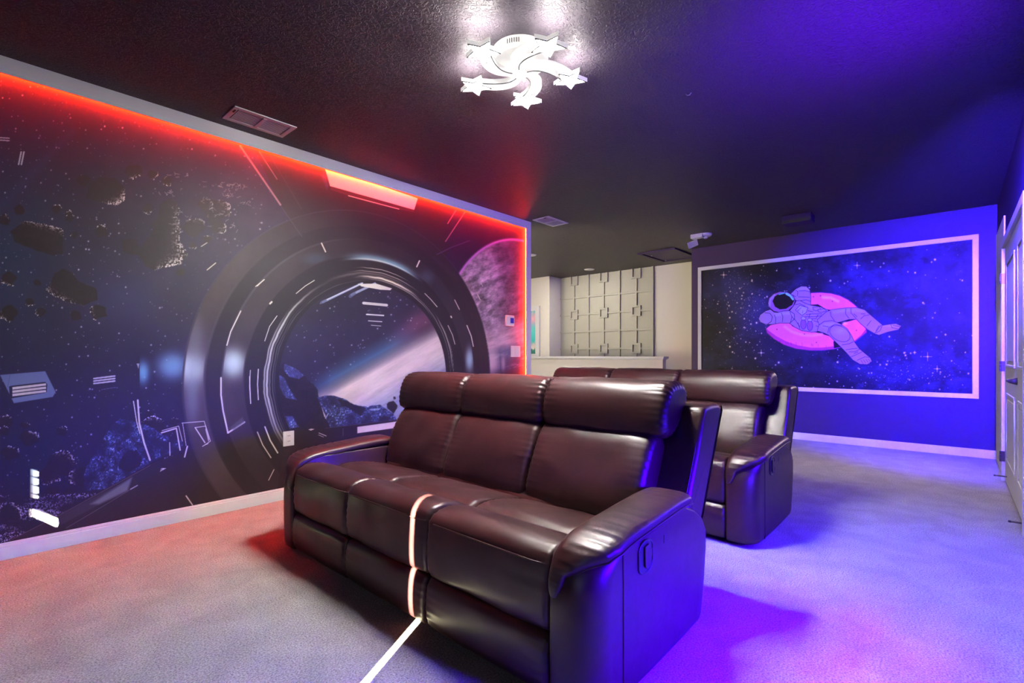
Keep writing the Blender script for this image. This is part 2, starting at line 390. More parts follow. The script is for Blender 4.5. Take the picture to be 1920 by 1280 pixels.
    # the canopy area above the outer ring, between the two diagonal struts
    top = K.pmask([(455, 230), (526, 386), (566, 445), (520, 520), (600, 700), (800, 560), (845, 460), (835, 452), (882, 390), (900, 300)], 2)
    K.mix(top[0], top[4], dark[:, top[0]])
    K.poly([(300, 170), (455, 274), (525, 384), (566, 445), (440, 560), (380, 600)], (80, 66, 92), .22, 40)
    low = K.pmask(O3([(-1500, 1915), (60, 1115), (400, 940), (1000, 600), (1390, 470), (1500, 300), (2600, 300), (2600, 1500), (-1500, 3000)]), 1.5)
    K.mix(low[0], low[4], dark[:, low[0]])
    outer = np.clip((1.47 - rr) / .004, 0, 1) * np.clip((V - 0) / 1, 0, 1) * (1 - np.clip((UU - 2000), 0, 1))
    # right sky: planet with atmosphere, purple space and clouds, before the frame covers it
    cr, Ur, Vr = K.view(800, 990)
    Xr, Zr = XX[:, cr], ZZ[:, cr]
    K.mix(cr, np.clip((Xr - 2.9) / .02, 0, 1) * np.clip((Ur - 830) / 20, 0, 1), np.array([46, 20, 58]) * (.8 + .4 * fbm(Ur, Vr, 40, 50)[..., None]))
    P = [on_y(u, v, YA) for u, v in ((859, 517.5), (900, 470), (960, 449))]
    (x1, y1), (x2, y2), (x3, y3) = P
    D = 2 * (x1 * (y2 - y3) + x2 * (y3 - y1) + x3 * (y1 - y2))
    px = ((x1 * x1 + y1 * y1) * (y2 - y3) + (x2 * x2 + y2 * y2) * (y3 - y1) + (x3 * x3 + y3 * y3) * (y1 - y2)) / D
    pz = ((x1 * x1 + y1 * y1) * (x3 - x2) + (x2 * x2 + y2 * y2) * (x1 - x3) + (x3 * x3 + y3 * y3) * (x2 - x1)) / D
    pr = math.hypot(x1 - px, y1 - pz)
    d = np.hypot(Xr - px, Zr - pz)
    inside = np.clip((pr - d) / .008, 0, 1)
    lit = np.clip(1.15 - np.hypot(Xr - (px - pr * .80), Zr - (pz + pr * .42)) / (pr * .95), 0, 1) ** 1.1 * 1.35; lit = np.clip(lit, 0, 1)
    sw = fbm(Ur + 2 * Vr * .4, Vr - Ur * .3, 17, 55, 5, .7)
    pc = np.array([40, 16, 56]) * (1 - lit[..., None]) + (np.array([222, 188, 235]) * (.15 + 1.2 * sw[..., None])) * lit[..., None]
    K.mix(cr, inside, pc)
    K.mix(cr, np.exp(-((d - pr) / .016) ** 2) * np.clip(.5 + ((px - Xr) / pr + (Zr - pz) / pr) * .6, .1, 1), (205, 130, 235))
    # cloud band right of the ring
    bl = np.clip(1 - np.abs((Vr - (655 - (Ur - 900) * .28)) / 48), 0, 1) * np.clip((Ur - 900) / 10, 0, 1)
    st = fbm(Ur * .3, Vr + .3 * Ur, 6, 58, 4, .7)
    K.mix(cr, np.clip(bl * 1.3, 0, 1) * (.35 + .65 * st), (232, 196, 236))
    b2 = np.clip((Vr - (655 - (Ur - 900) * .22)) / 12, 0, 1) * np.clip((Ur - 905) / 8, 0, 1)
    K.mix(cr, b2 * (.3 + .6 * st), (62, 70, 128)); K.mix(cr, b2 * np.clip((st - .5) * 4, 0, 1) * .6, (170, 165, 205))
    K.mix(cr, np.clip((Vr - 690) / 10, 0, 1) * np.clip((Ur - 905) / 8, 0, 1) * .8, (48, 22, 52))
    # ring bodies
    def band(r0, r1, col, a=1, soft=.006, angf=None):
        m = np.clip((rr - r0) / soft + .5, 0, 1) * np.clip((r1 - rr) / soft + .5, 0, 1) * a
        if angf is not None: m = m * angf
        m = m * np.where(UU < 2000, 1, 0)
        K.mix(c, m, col)
    lay = outer
    K.mix(c, lay, dark)
    band(1.343, 1.47, np.array([78, 66, 82]) * (.8 + .3 * jn[..., None]), .85, .01, ang(178, 55))
    band(1.235, 1.343, (34, 24, 36), .8, .01)
    band(1.085, 1.235, np.array([70, 60, 76]) * (.8 + .3 * jn[..., None]), .7, .012, ang(165, 50))
    band(1.085, 1.235, (48, 42, 58), .6, .02, ang(25, 40))
    band(.86, 1.085, (26, 18, 28), .85, .01)
    band(1.47, 1.478, (70, 62, 84), .6, .006)
    band(1.225, 1.24, (84, 80, 100), .6, .006, ang(150, 45))
    band(1.335, 1.35, (84, 80, 96), .5, .006, ang(170, 30))
    # blue-white crescent over the top
    K.mix(c, np.exp(-((rr - 1.075) / .035) ** 2) * (rr > 1.055) * ang(84, 19) * .95, (120, 165, 205))
    K.mix(c, np.exp(-((rr - 1.062) / .010) ** 2) * ang(84, 17), (190, 215, 235))
    # bright machined streaks close to the glass
    wob = (fbm(UU, V, 26, 62, 3) - .5) * .016
    for r0, w, a0, aw, al, cc in [(.945, .006, 178, 30, .9, (190, 195, 205)), (.925, .009, 170, 42, .95, (205, 210, 220)), (.905, .004, 185, 40, .7, (160, 165, 178)), (.885, .003, 190, 50, .6, (140, 145, 160)), (.87, .004, 150, 60, .5, (130, 135, 150)),
                                  (.985, .003, 84, 14, .9, (225, 225, 230)), (.955, .004, 82, 20, .8, (210, 210, 215)), (.935, .012, 92, 24, .55, (150, 148, 152)), (.905, .011, 80, 19, 1, (236, 236, 236)), (.885, .005, 70, 26, .7, (200, 200, 205)),
                                  (.93, .007, 22, 17, .85, (190, 192, 200)), (.90, .003, 20, 28, .6, (150, 152, 165)), (.945, .003, 8, 14, .7, (170, 172, 180)), (.90, .003, 45, 22, .6, (170, 172, 180)),
                                  (.93, .004, 215, 25, .5, (130, 132, 150)), (.90, .004, 212, 25, .45, (120, 125, 145))]:
        K.mix(c, np.exp(-((rr + wob - r0) / w) ** 2) * ang(a0, aw) * al, cc)
    band(.835, .868, (20, 14, 24), .95, .008)
    # glows of side windows between the rings
    for u, v, ru, rv, lo, hi, col, al in [(323, 686, 30, 26, 1.47, 1.75, (120, 165, 225), .9), (357, 689, 30, 32, 1.345, 1.47, (200, 220, 245), .95), (437, 681, 24, 28, 1.09, 1.235, (195, 220, 240), .95), (268, 698, 12, 22, 0, 9, (110, 165, 225), .95), (365, 640, 18, 50, 1.3, 1.47, (120, 125, 150), .6), (360, 745, 14, 50, 1.34, 1.47, (120, 135, 165), .6),
                                          (880, 673, 8, 22, 1.10, 1.235, (170, 200, 235), .9), (921, 678, 14, 24, 1.478, 1.65, (225, 200, 230), .85), (943, 680, 4, 14, 1.5, 2, (190, 170, 215), .7), (590, 485, 26, 12, 1.09, 1.3, (66, 84, 112), .6), (800, 520, 14, 14, 1.09, 1.3, (66, 84, 112), .6)]:
        K.blob(u, v, ru, rv, col, al, 2.6, lambda U_, V_, lo=lo, hi=hi, u=u, ru=ru: (lambda r_: np.clip((r_ - lo) / .01, 0, 1) * np.clip((hi - r_) / .01, 0, 1))(rr[:, K.sl(u - 3 * ru, u + 3 * ru)]) * (np.clip((U_ - 261), 0, 1) if u == 268 else 1))
    # ---- view through the porthole
    cp, Up, Vp = K.view(500, 850); rp = rr[:, cp]
    pm = np.clip((.84 - rp) / .006, 0, 1)
    sp = np.zeros(Up.shape + (3,)); sp[:] = (34, 28, 58)
    nn = fbm(Up, Vp, 70, 90, 5, .6)[..., None]; sp = sp * (.7 + .6 * nn)
    e = (Vp - (728 - (Up - 600) * .55))           # >0 below the haze edge
    blue = np.clip(1 - np.abs(e + 6) / 34, 0, 1) ** 1.5 * np.clip((Up - 560) / 60, 0, 1) * np.clip((790 - Up) / 50, 0, 1)
    sp = sp * (1 - .8 * blue[..., None]) + np.array([70, 110, 165]) * .8 * blue[..., None]
    red = np.exp(-((e + 22) / 26) ** 2) * np.clip((Up - 720) / 60, 0, 1); sp = sp * (1 - .6 * red[..., None]) + np.array([140, 80, 120]) * .6 * red[..., None]
    bd = np.clip((e + 8) / 34, 0, 1) ** 1.3
    cl = fbm(Up * .35 + Vp * .2, Vp + .55 * Up, 11, 95, 5, .7)[..., None]
    bcol = np.array([214, 196, 214]) * (.86 + .2 * cl)
    lowb = np.clip((e - 58) / 45, 0, 1)[..., None] * np.clip((Up - 600) / 100, 0, 1)[..., None]
    bcol = bcol * (1 - lowb * .75) + (np.array([112, 128, 175]) * (.7 + .6 * cl)) * lowb * .75
    sp = sp * (1 - bd[..., None]) + bcol * bd[..., None]
    K.mix(cp, pm, sp)
    for _ in range(260):
        u = RNG.uniform(520, 835); v = RNG.uniform(535, 760)
        if v < 715 - (u - 600) * .55:
            x_, z_ = on_y(u, v, YA)
            if math.hypot(x_ - xc, z_ - zc) < .82: K.star(u, v, .6 + RNG.rand(), (170, 175, 215), .3 + .6 * RNG.rand())
    O6 = lambda p: crop(p, 460, 640, 4); O5 = lambda p: crop(p, 480, 440, 4)
    def inner(pts, seed, **k_):
        snap = K.C[:, cp].copy(); rock(K, pts, seed, **k_)
        w_ = pm[..., None].astype(np.float32) * 1.0; K.C[:, cp] = snap * (1 - w_) + K.C[:, cp] * w_
    inner(O6([(225, 260), (250, 190), (285, 160), (330, 175), (400, 210), (440, 250), (470, 290), (510, 320), (540, 365), (545, 410), (590, 560), (650, 640), (520, 700), (300, 680), (240, 500)]), 101, base=(28, 18, 36), jag=1.2)
    for q in ([(285, 165), (330, 180), (400, 215), (440, 255), (400, 280), (330, 265), (290, 220)], [(250, 250), (290, 270), (330, 360), (385, 440), (300, 420), (255, 340)], [(300, 560), (350, 560), (400, 640), (330, 650)]):
        inner(O6(q), 103, base=(52, 52, 104), blue=True, jag=1.5)
    inner(O6([(540, 420), (600, 405), (660, 405), (760, 440), (800, 470), (850, 480), (905, 488), (920, 495), (930, 483), (1010, 475), (1060, 510), (1110, 540), (1140, 600), (640, 660), (600, 560)]), 107, base=(34, 30, 66), blue=True, jag=1.2)
    inner(O6([(690, 430), (760, 445), (830, 480), (900, 500), (860, 560), (780, 500), (720, 480)]), 108, base=(26, 20, 40), jag=1.2)
    inner(O6([(1060, 470), (1075, 455), (1110, 445), (1140, 480), (1135, 500), (1110, 540), (1080, 515), (1062, 500)]), 109, base=(22, 14, 22), jag=.6)
    inner(O6([(1110, 412), (1124, 415), (1126, 430), (1114, 434), (1108, 424)]), 110, base=(22, 14, 22), jag=.3)
    K.poly(O6([(930, 505), (1015, 498), (1000, 515), (940, 518)]), (150, 165, 210), .8)
    # reflections on the glass
    K.line(O5([(500, 505), (790, 365)]), 4, (150, 165, 215), 1, 1.2); K.line(O5([(520, 490), (800, 362)]), 1.4, (205, 215, 240), 1)
    K.line(O5([(715, 450), (890, 366)]), 4.5, (150, 165, 215), 1, 1.2); K.line(O5([(490, 508), (520, 492)]), 5, (96, 105, 150), .8)
    K.line(O5([(705, 462), (735, 440)]), 6, (96, 105, 150), .8)
    K.poly(O5([(760, 368), (900, 366), (1018, 402), (1005, 416), (930, 412), (850, 398), (790, 388)]), (215, 220, 232), 1)
    for a_, b_, w_ in (((805, 512), (978, 528), 5), ((828, 597), (955, 605), 2.6), ((842, 645), (942, 652), 1.6), ((862, 678), (935, 684), .9)):
        K.line(O5([a_, b_]), w_, (205, 210, 225), 1)
    # ---- instrument deck under the porthole
    c6, U6, V6, sd, m = K.pmask(O6([(300, 665), (600, 650), (1110, 588), (1600, 520), (1900, 520), (1900, 1400), (200, 1400)]), 1.2)
    K.mix(c6, m, np.array([33, 22, 32]) * (.9 + .25 * fbm(U6, V6, 40, 120)[..., None]))
    K.line(O6([(600, 650), (1110, 590), (1500, 535)]), 1, (70, 62, 84), .8)
    K.poly(O6([(838, 640), (1200, 590), (1180, 640), (838, 688)]), (212, 196, 208)); K.poly(O6([(470, 660), (490, 653), (518, 656), (490, 668)]), (205, 195, 210))
    K.line(O6([(550, 685), (605, 708)]), 1.2, (205, 200, 210)); K.line(O6([(548, 700), (585, 716)]), 1, (180, 175, 190)); K.line(O6([(600, 575), (620, 540)]), 2, (140, 150, 190)); K.line(O6([(731, 655), (731, 705)]), 1.4, (80, 76, 96))
    # ---- canopy light, struts and dashes
    K.line([(450, 274), (525.5, 384)], 3.4, (165, 135, 160), 1, 1.5); K.line([(486, 285), (519, 336)], 2, (150, 125, 150), .8)
    K.line([(526, 386), (566, 444)], 1.4, (74, 66, 92), .8); K.line([(505, 290), (565, 392)], 1.4, (80, 66, 88), .6)
    K.poly([(607, 318), (616, 348), (612, 356), (602, 330)], (62, 52, 92), .9, 3)
    K.poly([(607.5, 312), (783, 372), (776, 393.6), (618.5, 349)], (226, 205, 214), 1)
    K.poly([(618.5, 349), (776, 393.6), (775, 398), (700, 383), (620, 356)], (74, 40, 52), .9); K.line([(653, 367), (747.5, 392)], 1.6, (225, 190, 200)); K.line([(620, 351), (700, 378)], .8, (60, 36, 44))
    for p in ([(854, 395), (839, 419)], [(871, 398), (835, 452.5)]): K.line(p, 2, (175, 130, 140), .9)
    K.line([(819, 477), (845, 464), (880, 451)], 1.6, (96, 66, 128), .9, 1.5); K.line([(813, 484), (858, 520)], 7, (46, 40, 58), .7, 6)
    W = (222, 220, 226)
    for p, w in [([(602.5, 456), (610, 472)], 2.4), ([(786, 489), (781, 500)], 2.4), ([(482, 536), (495, 524)], 1.8), ([(555, 550), (572, 536), (589, 525.5)], 1.5), ([(496, 639), (505, 612), (519, 592)], 1.3), ([(484, 692), (482.5, 720), (484, 749)], 1.8), ([(469, 694), (467.5, 725), (469.5, 756)], 1.3), ([(506, 569), (509, 566)], 3.5),
                 ([(796, 550), (808, 562), (819, 575)], 1.2), ([(839.5, 610), (848, 628), (852.5, 645)], 1.2), ([(875, 610), (883, 630), (887, 649)], 1.8), ([(852, 562), (861, 580)], 1.2), ([(895, 552), (900, 562)], 1.5), ([(901, 530), (905, 537)], 1), ([(845, 593), (846, 595)], 2.5),
                 ([(388, 506), (404, 493)], 2), ([(377, 462), (388, 455)], 1.5), ([(479, 537), (495, 524)], 1.6), ([(425, 647), (432, 622), (451, 583)], 2.2), ([(414, 708), (414, 740), (418, 770), (427, 811)], 3), ([(427, 811), (458, 791)], 3.2), ([(250, 752), (256, 790), (262, 812)], 1.8), ([(258, 750), (261, 793), (270, 830), (281, 862)], 3.2),
                 (O3([(1075, 395), (1175, 365), (1200, 510)]), 2.4), (O3([(1080, 380), (1190, 350), (1215, 450)]), 1.2), (O3([(1130, 460), (1132, 545)]), 1.6), (O3([(1212, 330), (1360, 318), (1402, 450), (1350, 485)]), 1.2), (O3([(1300, 360), (1370, 350), (1393, 440)]), 1.2), (O3([(1300, 360), (1365, 460)]), 2), (O3([(1370, 370), (1390, 450)]), 1.2), (O3([(1248, 485), (1230, 555)]), 2.6),
                 (O3([(1715, 390), (1750, 475), (1805, 560)]), 1.8), (O3([(1765, 355), (1800, 445), (1850, 528)]), 2.4), (O3([(1825, 640), (1790, 710)]), 1.5), (O3([(1240, 815), (1282, 875)]), 2.2), (O3([(1663, 20), (1670, 200)]), 1.5), (O3([(1216, 330), (1240, 480)]), 1)]:
        K.line(p, w, W, .95, .9)
    K.poly(O3([(1525, 365), (1615, 290), (1630, 325), (1560, 375)]), (86, 92, 102), .7, 4)
    K.poly(O3([(1345, 485), (1390, 462), (1385, 470)]), W); K.poly(O3([(1065, 655), (1072, 630), (1108, 630)]), W)
    # ---- left deck edge
    K.poly(O3([(395, 945), (885, 690), (850, 780), (650, 880), (400, 1010)]), (58, 52, 66), .9, 2); K.poly(O3([(600, 870), (880, 690), (850, 780), (660, 870)]), (116, 122, 140), .9, 5)
    K.line(O3([(60, 1115), (400, 940), (1000, 612)]), 1, (112, 94, 100), .8); K.line(O3([(440, 1030), (650, 905), (915, 745)]), 1.2, (96, 94, 110), .8); K.line(O3([(870, 770), (915, 745)]), 2, (190, 190, 205), .8)
    K.poly(O3([(880, 690), (1060, 590), (1080, 640), (900, 745)]), (40, 38, 52), .6, 4)
    # panels with slats
    K.poly(O2([(0, 1162), (325, 1135), (400, 1285), (380, 1320), (100, 1365), (0, 1162)]), (102, 118, 172), 1); K.line(O2([(72, 1160), (55, 1250)]), .9, (70, 82, 130), .9)
    K.poly(O2([(65, 1245), (85, 1240), (325, 1212), (340, 1230), (336, 1285), (325, 1290), (85, 1330), (70, 1320)]), (22, 20, 58))
    for dy in (0, 24, 48): K.poly(O2([(88, 1250 + dy), (330, 1222 + dy), (332, 1238 + dy), (90, 1268 + dy)]), (205, 200, 215))
    for dy in (0, 18, 36): K.line(O2([(675, 1188 + dy), (825, 1170 + dy)]), 2.9, (185, 185, 220), 1)
    K.line(O2([(730, 1268), (825, 1252)]), .8, (100, 100, 150)); K.poly(O2([(982, 1080), (1003, 1080), (996, 1118)]), (150, 150, 185))
    for dy in (0, 11): K.line(O1([(0, 608 + dy * 1.6), (66, 612 + dy * 1.6)]), 2.2, (150, 185, 225))
    for dx in (0, 20): K.line(O1([(134 + dx, 800), (152 + dx, 712)]), 3, (160, 190, 230))
    # sun patches on the wall, their brightness also painted into the print
    T = (200, 240, 240)
    for v0, v1 in ((883, 892), (897, 907.5), (912, 924), (928.5, 933)): K.poly([(63, v0), (73, v0 + 1), (73, v1), (63, v1)], T)
    K.poly([(61, 953), (74, 954), (109, 971), (111, 980), (108, 988), (103, 988), (61, 966)], (235, 245, 245), 1, 1.5)
    K.blob(640, 300, 1, 1, W, 0)
    P = np.stack([XX, np.full(V.shape, YA - .004), ZZ], -1)
    o = K.mesh('space_mural', P, GAIN_A, printed('printed_space_mural', .52, .55))
    return tag(o, 'dark printed mural of a spaceship porthole, asteroids and planets covering the long wall', 'wall mural')

def paint_astronaut(parent, y0, y1, z0, z1):
    ys = np.linspace(y1, y0, 1150); zs = np.linspace(z0, z1, 640)     # u grows as y falls
    U = np.array([CX + F * (SY_ - (y / XB) * CY_) / (CY_ + (y / XB) * SY_) for y in ys])
    t = np.array([XB / ray(u)[0] for u in U]); V = CV - (zs[:, None] - H) * F / t[None, :]
    K = Canvas(U, V); c = slice(0, len(U)); UU = np.broadcast_to(U, V.shape)
    n = fbm(UU, V, 75, 210, 5, .6); n2 = fbm(UU, V * 1.6, 34, 220, 5, .6)
    K.C[:] = np.array([14, 12, 34])
    K.mix(c, np.clip((n - .42) * 2.6, 0, 1) * .9, (40, 38, 118)); K.mix(c, np.clip((n2 - .55) * 4, 0, 1) * .5, (52, 50, 140)); K.mix(c, np.clip((.42 - n2) * 5, 0, 1) * .6, (8, 6, 22))
    for u, v, ru, rv, a in ((1395, 560, 45, 40, .8), (1375, 530, 40, 25, .6), (1415, 600, 40, 30, .7), (1440, 655, 50, 25, .5), (1370, 560, 25, 60, .4), (1640, 640, 60, 30, .5), (1700, 700, 90, 25, .6), (1560, 520, 90, 20, .3), (1600, 690, 60, 20, .5)):
        K.blob(u, v, ru, rv, (62, 62, 190), a * (.6), 2)
    rg = np.random.RandomState(9)
    for _ in range(900):
        g = rg.rand()
        if g < .35: u, v = 1400 + rg.randn() * 38, 575 + rg.randn() * 45
        elif g < .6: u, v = 1690 + rg.randn() * 80, 700 + rg.randn() * 22
        else: u, v = rg.uniform(1315, 1828), rg.uniform(455, 740)
        b = rg.rand() ** 4; K.star(u, v, .5 + 1.1 * b, (215, 200, 245), .4 + .6 * b)
    S = lambda p: crop(p, 1380, 500, 5.333); S2 = lambda x, y: (1290 + x / 3.2, 420 + y / 3.2)
    for x, y, r in ((1015, 248, 6), (215, 305, 6), (440, 772, 6), (1438, 795, 8), (1495, 868, 6), (1410, 472, 0), (855, 340, 0), (1363, 292, 0), (1545, 663, 0), (1298, 772, 0), (1192, 842, 0), (1305, 787, 0), (898, 828, 0), (1482, 213, 2), (405, 805, 0), (252, 735, 0), (412, 592, 0), (1360, 770, 3), (545, 830, 0)):
        u, v = S2(x, y); K.star(u, v, 1.7, (240, 230, 255), 1)
        if r: K.line([(u - r, v), (u + r, v)], .9, (200, 180, 250), .7); K.line([(u, v - r), (u, v + r)], .9, (200, 180, 250), .7)
    INK = (26, 6, 44); PINK = (255, 112, 190); SUIT = (150, 124, 205); LITE = (158, 160, 222); DEEP = (138, 92, 192)
    def shape(p, col, ow=5):
        p = S(p); K.line(p + [p[0]], ow / 5.333 + .5, INK, 1, .8); K.poly(p, col, 1, .8); return p
    def ink(p, w=4, a=.85): K.line(S(p), w / 5.333, INK, a, .8)
    # the ring
    ring = [(300, 620), (345, 585), (430, 560), (520, 520), (640, 420), (740, 300), (750, 262), (850, 258), (950, 266), (1040, 290), (1120, 330), (1180, 375), (1215, 408), (1260, 500), (1275, 590), (1300, 620), (1306, 655), (1190, 748), (1100, 790), (980, 822), (860, 835), (740, 835), (600, 818), (480, 778), (380, 720), (312, 660)]
    K.line(S(ring + [ring[0]]), 2, (150, 70, 220), .8, 1)
    shape(ring, (176, 52, 172))
    K.poly(S([(305, 618), (345, 585), (430, 562), (520, 520), (640, 420), (740, 300), (752, 264), (850, 260), (950, 268), (1040, 292), (1118, 332), (1178, 377), (1213, 408), (1258, 500), (1272, 590), (1298, 622), (1255, 680), (1190, 735), (1100, 770), (975, 795), (860, 808), (750, 808), (620, 785), (500, 745), (400, 690), (330, 640)]), PINK, 1, 1.2)
    K.poly(S([(560, 590), (660, 640), (800, 655), (930, 690), (1080, 560), (1200, 525), (1000, 440), (900, 425), (820, 375), (750, 380), (620, 480)]), (18, 10, 36), 1, 1.5)
    K.poly(S([(975, 745), (1010, 735), (1050, 800), (980, 815)]), (18, 10, 36), 1, 1)
    K.line(S([(490, 600), (560, 650), (660, 680), (760, 688), (860, 672)]), 5, (255, 160, 215), .8, 4); K.line(S([(870, 305), (950, 310), (1020, 345)]), 5, (255, 180, 220), .9, 4); K.blob(*S([(1090, 565)])[0], 5, 3, (255, 190, 225), .9)
    for x in (400, 440, 500, 520, 550, 600, 660, 755, 768, 820, 900): ink([(x, 735 + (x - 400) * .1), (x + 4, 770 + (x - 400) * .07)], 3, .45)
    for x, y in ((845, 290), (965, 345), (1205, 636), (685, 672), (805, 757), (410, 625), (775, 300)): K.star(*S([(x, y)])[0], 1, INK, .8)
    # far arm, helmet
    shape([(548, 272), (600, 222), (655, 196), (705, 198), (738, 232), (748, 300), (745, 384), (700, 372), (640, 350), (600, 335)], SUIT)
    K.poly(S([(600, 235), (655, 203), (705, 205), (730, 240), (690, 225), (640, 240)]), LITE, .7, 3)
    for p in ([(615, 290), (620, 250), (600, 235)], [(625, 300), (735, 305)], [(630, 240), (700, 240), (742, 250)], [(640, 340), (700, 330), (745, 345)], [(560, 280), (600, 300)]): ink(p)
    shape([(322, 365), (335, 312), (380, 272), (440, 250), (520, 258), (572, 290), (592, 330), (575, 390), (520, 440), (450, 458), (380, 442), (340, 410)], DEEP)
    K.line(S([(335, 390), (345, 330), (385, 285)]), 3.5, LITE, .7, 3)
    shape([(372, 345), (392, 300), (440, 272), (500, 268), (552, 290), (582, 330), (558, 378), (500, 415), (440, 421), (395, 396)], (10, 6, 18), 7)
    K.line(S([(505, 270), (545, 292), (570, 325)]), 4, (120, 225, 240), 1, 1.5); K.line(S([(432, 276), (485, 263)]), 2.2, (90, 200, 230), 1, 1.5)
    # near arm
    shape([(228, 520), (245, 480), (300, 442), (345, 428), (380, 455), (420, 460), (470, 445), (540, 440), (600, 470), (610, 540), (540, 562), (440, 560), (360, 575), (290, 572), (245, 552)], SUIT)
    K.poly(S([(380, 470), (450, 455), (540, 448), (570, 480), (480, 480), (390, 500)]), LITE, .7, 4)
    for p in ([(290, 460), (340, 465), (365, 500), (355, 545), (320, 570)], [(385, 480), (400, 520), (395, 565)], [(455, 460), (470, 500), (465, 550)], [(540, 450), (560, 500), (545, 560)]): ink(p)
    # torso
    shape([(540, 440), (575, 395), (600, 345), (640, 338), (700, 370), (752, 388), (830, 398), (912, 430), (945, 455), (890, 520), (850, 590), (822, 645), (760, 652), (660, 636), (590, 602), (540, 566), (590, 520), (585, 470)], SUIT)
    K.poly(S([(700, 380), (830, 405), (900, 430), (840, 440), (740, 420)]), LITE, .6, 4)
    shape([(598, 432), (640, 388), (718, 410), (700, 458), (660, 484)], LITE, 4); ink([(620, 440), (650, 410)], 3); ink([(670, 440), (665, 462)], 3); K.star(*S([(622, 436)])[0], 1.8, DEEP, 1)
    for x, y in ((675, 575), (740, 590)):
        p = [(x + 26 * math.cos(k * PI / 7), y + 48 * math.sin(k * PI / 7)) for k in range(14)]; shape(p, DEEP, 4)
    shape([(652, 508), (675, 498), (700, 512), (690, 530), (662, 530)], LITE, 3); shape([(715, 525), (740, 515), (765, 530), (750, 545), (722, 542)], LITE, 3)
    shape([(770, 405), (830, 400), (850, 425), (800, 440), (775, 430)], SUIT, 4); shape([(820, 430), (880, 420), (905, 440), (850, 455), (825, 448)], SUIT, 4)
    for p in ([(560, 500), (600, 540), (640, 600)], [(590, 380), (640, 370), (690, 395)], [(700, 480), (760, 470), (860, 470)], [(690, 500), (780, 500), (860, 490)], [(620, 560), (640, 620)], [(780, 540), (840, 560)], [(800, 590), (830, 600)], [(600, 352), (570, 400)], [(720, 440), (770, 450)], [(740, 470), (730, 510)], [(760, 520), (800, 520), (820, 480)]): ink(p)
    # far leg and boot
    shape([(815, 530), (900, 455), (960, 430), (1100, 413), (1210, 410), (1285, 432), (1335, 475), (1400, 530), (1462, 582), (1440, 655), (1390, 668), (1320, 628), (1250, 570), (1205, 522), (1130, 524), (1050, 548), (1000, 558), (900, 545), (840, 590)], SUIT)
    K.poly(S([(960, 440), (1100, 420), (1210, 417), (1290, 445), (1240, 450), (1100, 450), (980, 470)]), LITE, .7, 5)
    for p in ([(945, 450), (950, 490), (985, 540)], [(1100, 420), (1095, 470), (1130, 515)], [(1150, 415), (1150, 460), (1200, 515)], [(1180, 470), (1210, 500)], [(1335, 480), (1280, 490), (1250, 520)], [(1350, 540), (1310, 590)], [(1250, 470), (1290, 470)], [(1400, 640), (1430, 590)]): ink(p)
    shape([(1388, 668), (1410, 640), (1445, 592), (1530, 577), (1600, 570), (1650, 592), (1622, 628), (1520, 650), (1430, 681)], SUIT); K.poly(S([(1460, 592), (1540, 582), (1600, 578), (1560, 600)]), LITE, .7, 4)
    ink([(1550, 580), (1560, 610), (1620, 620)]); ink([(1570, 585), (1640, 598)]); ink([(1460, 595), (1440, 640), (1400, 662)])
    # near leg, knee and boot
    shape([(815, 640), (830, 585), (880, 550), (960, 540), (1040, 570), (1110, 620), (1152, 685), (1182, 750), (1232, 820), (1292, 870), (1342, 910), (1357, 945), (1312, 975), (1240, 971), (1170, 930), (1110, 862), (1050, 800), (990, 742), (930, 682), (870, 655)], SUIT)
    K.poly(S([(850, 590), (900, 560), (970, 552), (1030, 580), (960, 590), (900, 620)]), LITE, .6, 6)
    p = [(1040 + 108 * math.cos(k * PI / 12) * math.cos(.5) - 70 * math.sin(k * PI / 12) * math.sin(.5), 668 + 108 * math.cos(k * PI / 12) * math.sin(.5) + 70 * math.sin(k * PI / 12) * math.cos(.5)) for k in range(24)]
    shape(p, SUIT, 4); K.blob(*S([(1040, 640)])[0], 12, 8, LITE, .8, 2)
    for p in ([(920, 660), (930, 610), (990, 575), (1060, 590)], [(1060, 780), (1130, 770), (1172, 750)], [(1100, 830), (1160, 820), (1215, 815)], [(1130, 850), (1190, 850), (1235, 825)], [(1150, 900), (1200, 880), (1260, 850)], [(1210, 935), (1290, 900), (1335, 905)], [(1180, 870), (1220, 850)], [(870, 590), (925, 600)]): ink(p)
    for x in (1250, 1275, 1300, 1322): ink([(x, 935 - (x - 1250) * .2), (x + 22, 968 - (x - 1250) * .25)], 3)
    P = np.stack([np.full(V.shape, XB - .006), np.broadcast_to(ys, V.shape), np.broadcast_to(zs[:, None], V.shape)], -1)
    return K.mesh('printed_canvas', P, GAIN_B, printed('printed_astronaut_canvas', .5, .15), parent)
GAIN_A = (1.05, 1.02, .80)
GAIN_B = (1.2, 1.1, .62)
# ================================================================ the room
XR = -1.5; YL = 8.4; XE = 9.0
struct('floor', MB().box(XR, XE, YD - .15, YL, -.06, 0), M['carpet'])
struct('ceiling', MB().box(XR, XE, YD - .15, YL, CEIL, CEIL + .06), M['ceiling'])
struct('wall_left', MB().box(XR, 4.594, YA, YA + .16, 0, CEIL), M['dark'])
struct('wall_far', MB().box(XB, XC + .1, YD, 2.975, 0, CEIL), M['dark'])
struct('wall_right', MB().box(XR, XB, YD - .14, YD, 0, CEIL), M['dark'])
struct('wall_stairwell', MB().box(XC, XC + .12, 2.975, 6.16, 0, CEIL), M['cream'])
struct('wall_hallway', MB().box(8.0, XC + .12, 6.16, YL, 0, CEIL), M['cream'])
struct('wall_side', MB().box(4.594, 8.0, YL - .12, YL, 0, CEIL).box(XR, 4.594, YL - .12, YL, 0, CEIL), M['cream'])
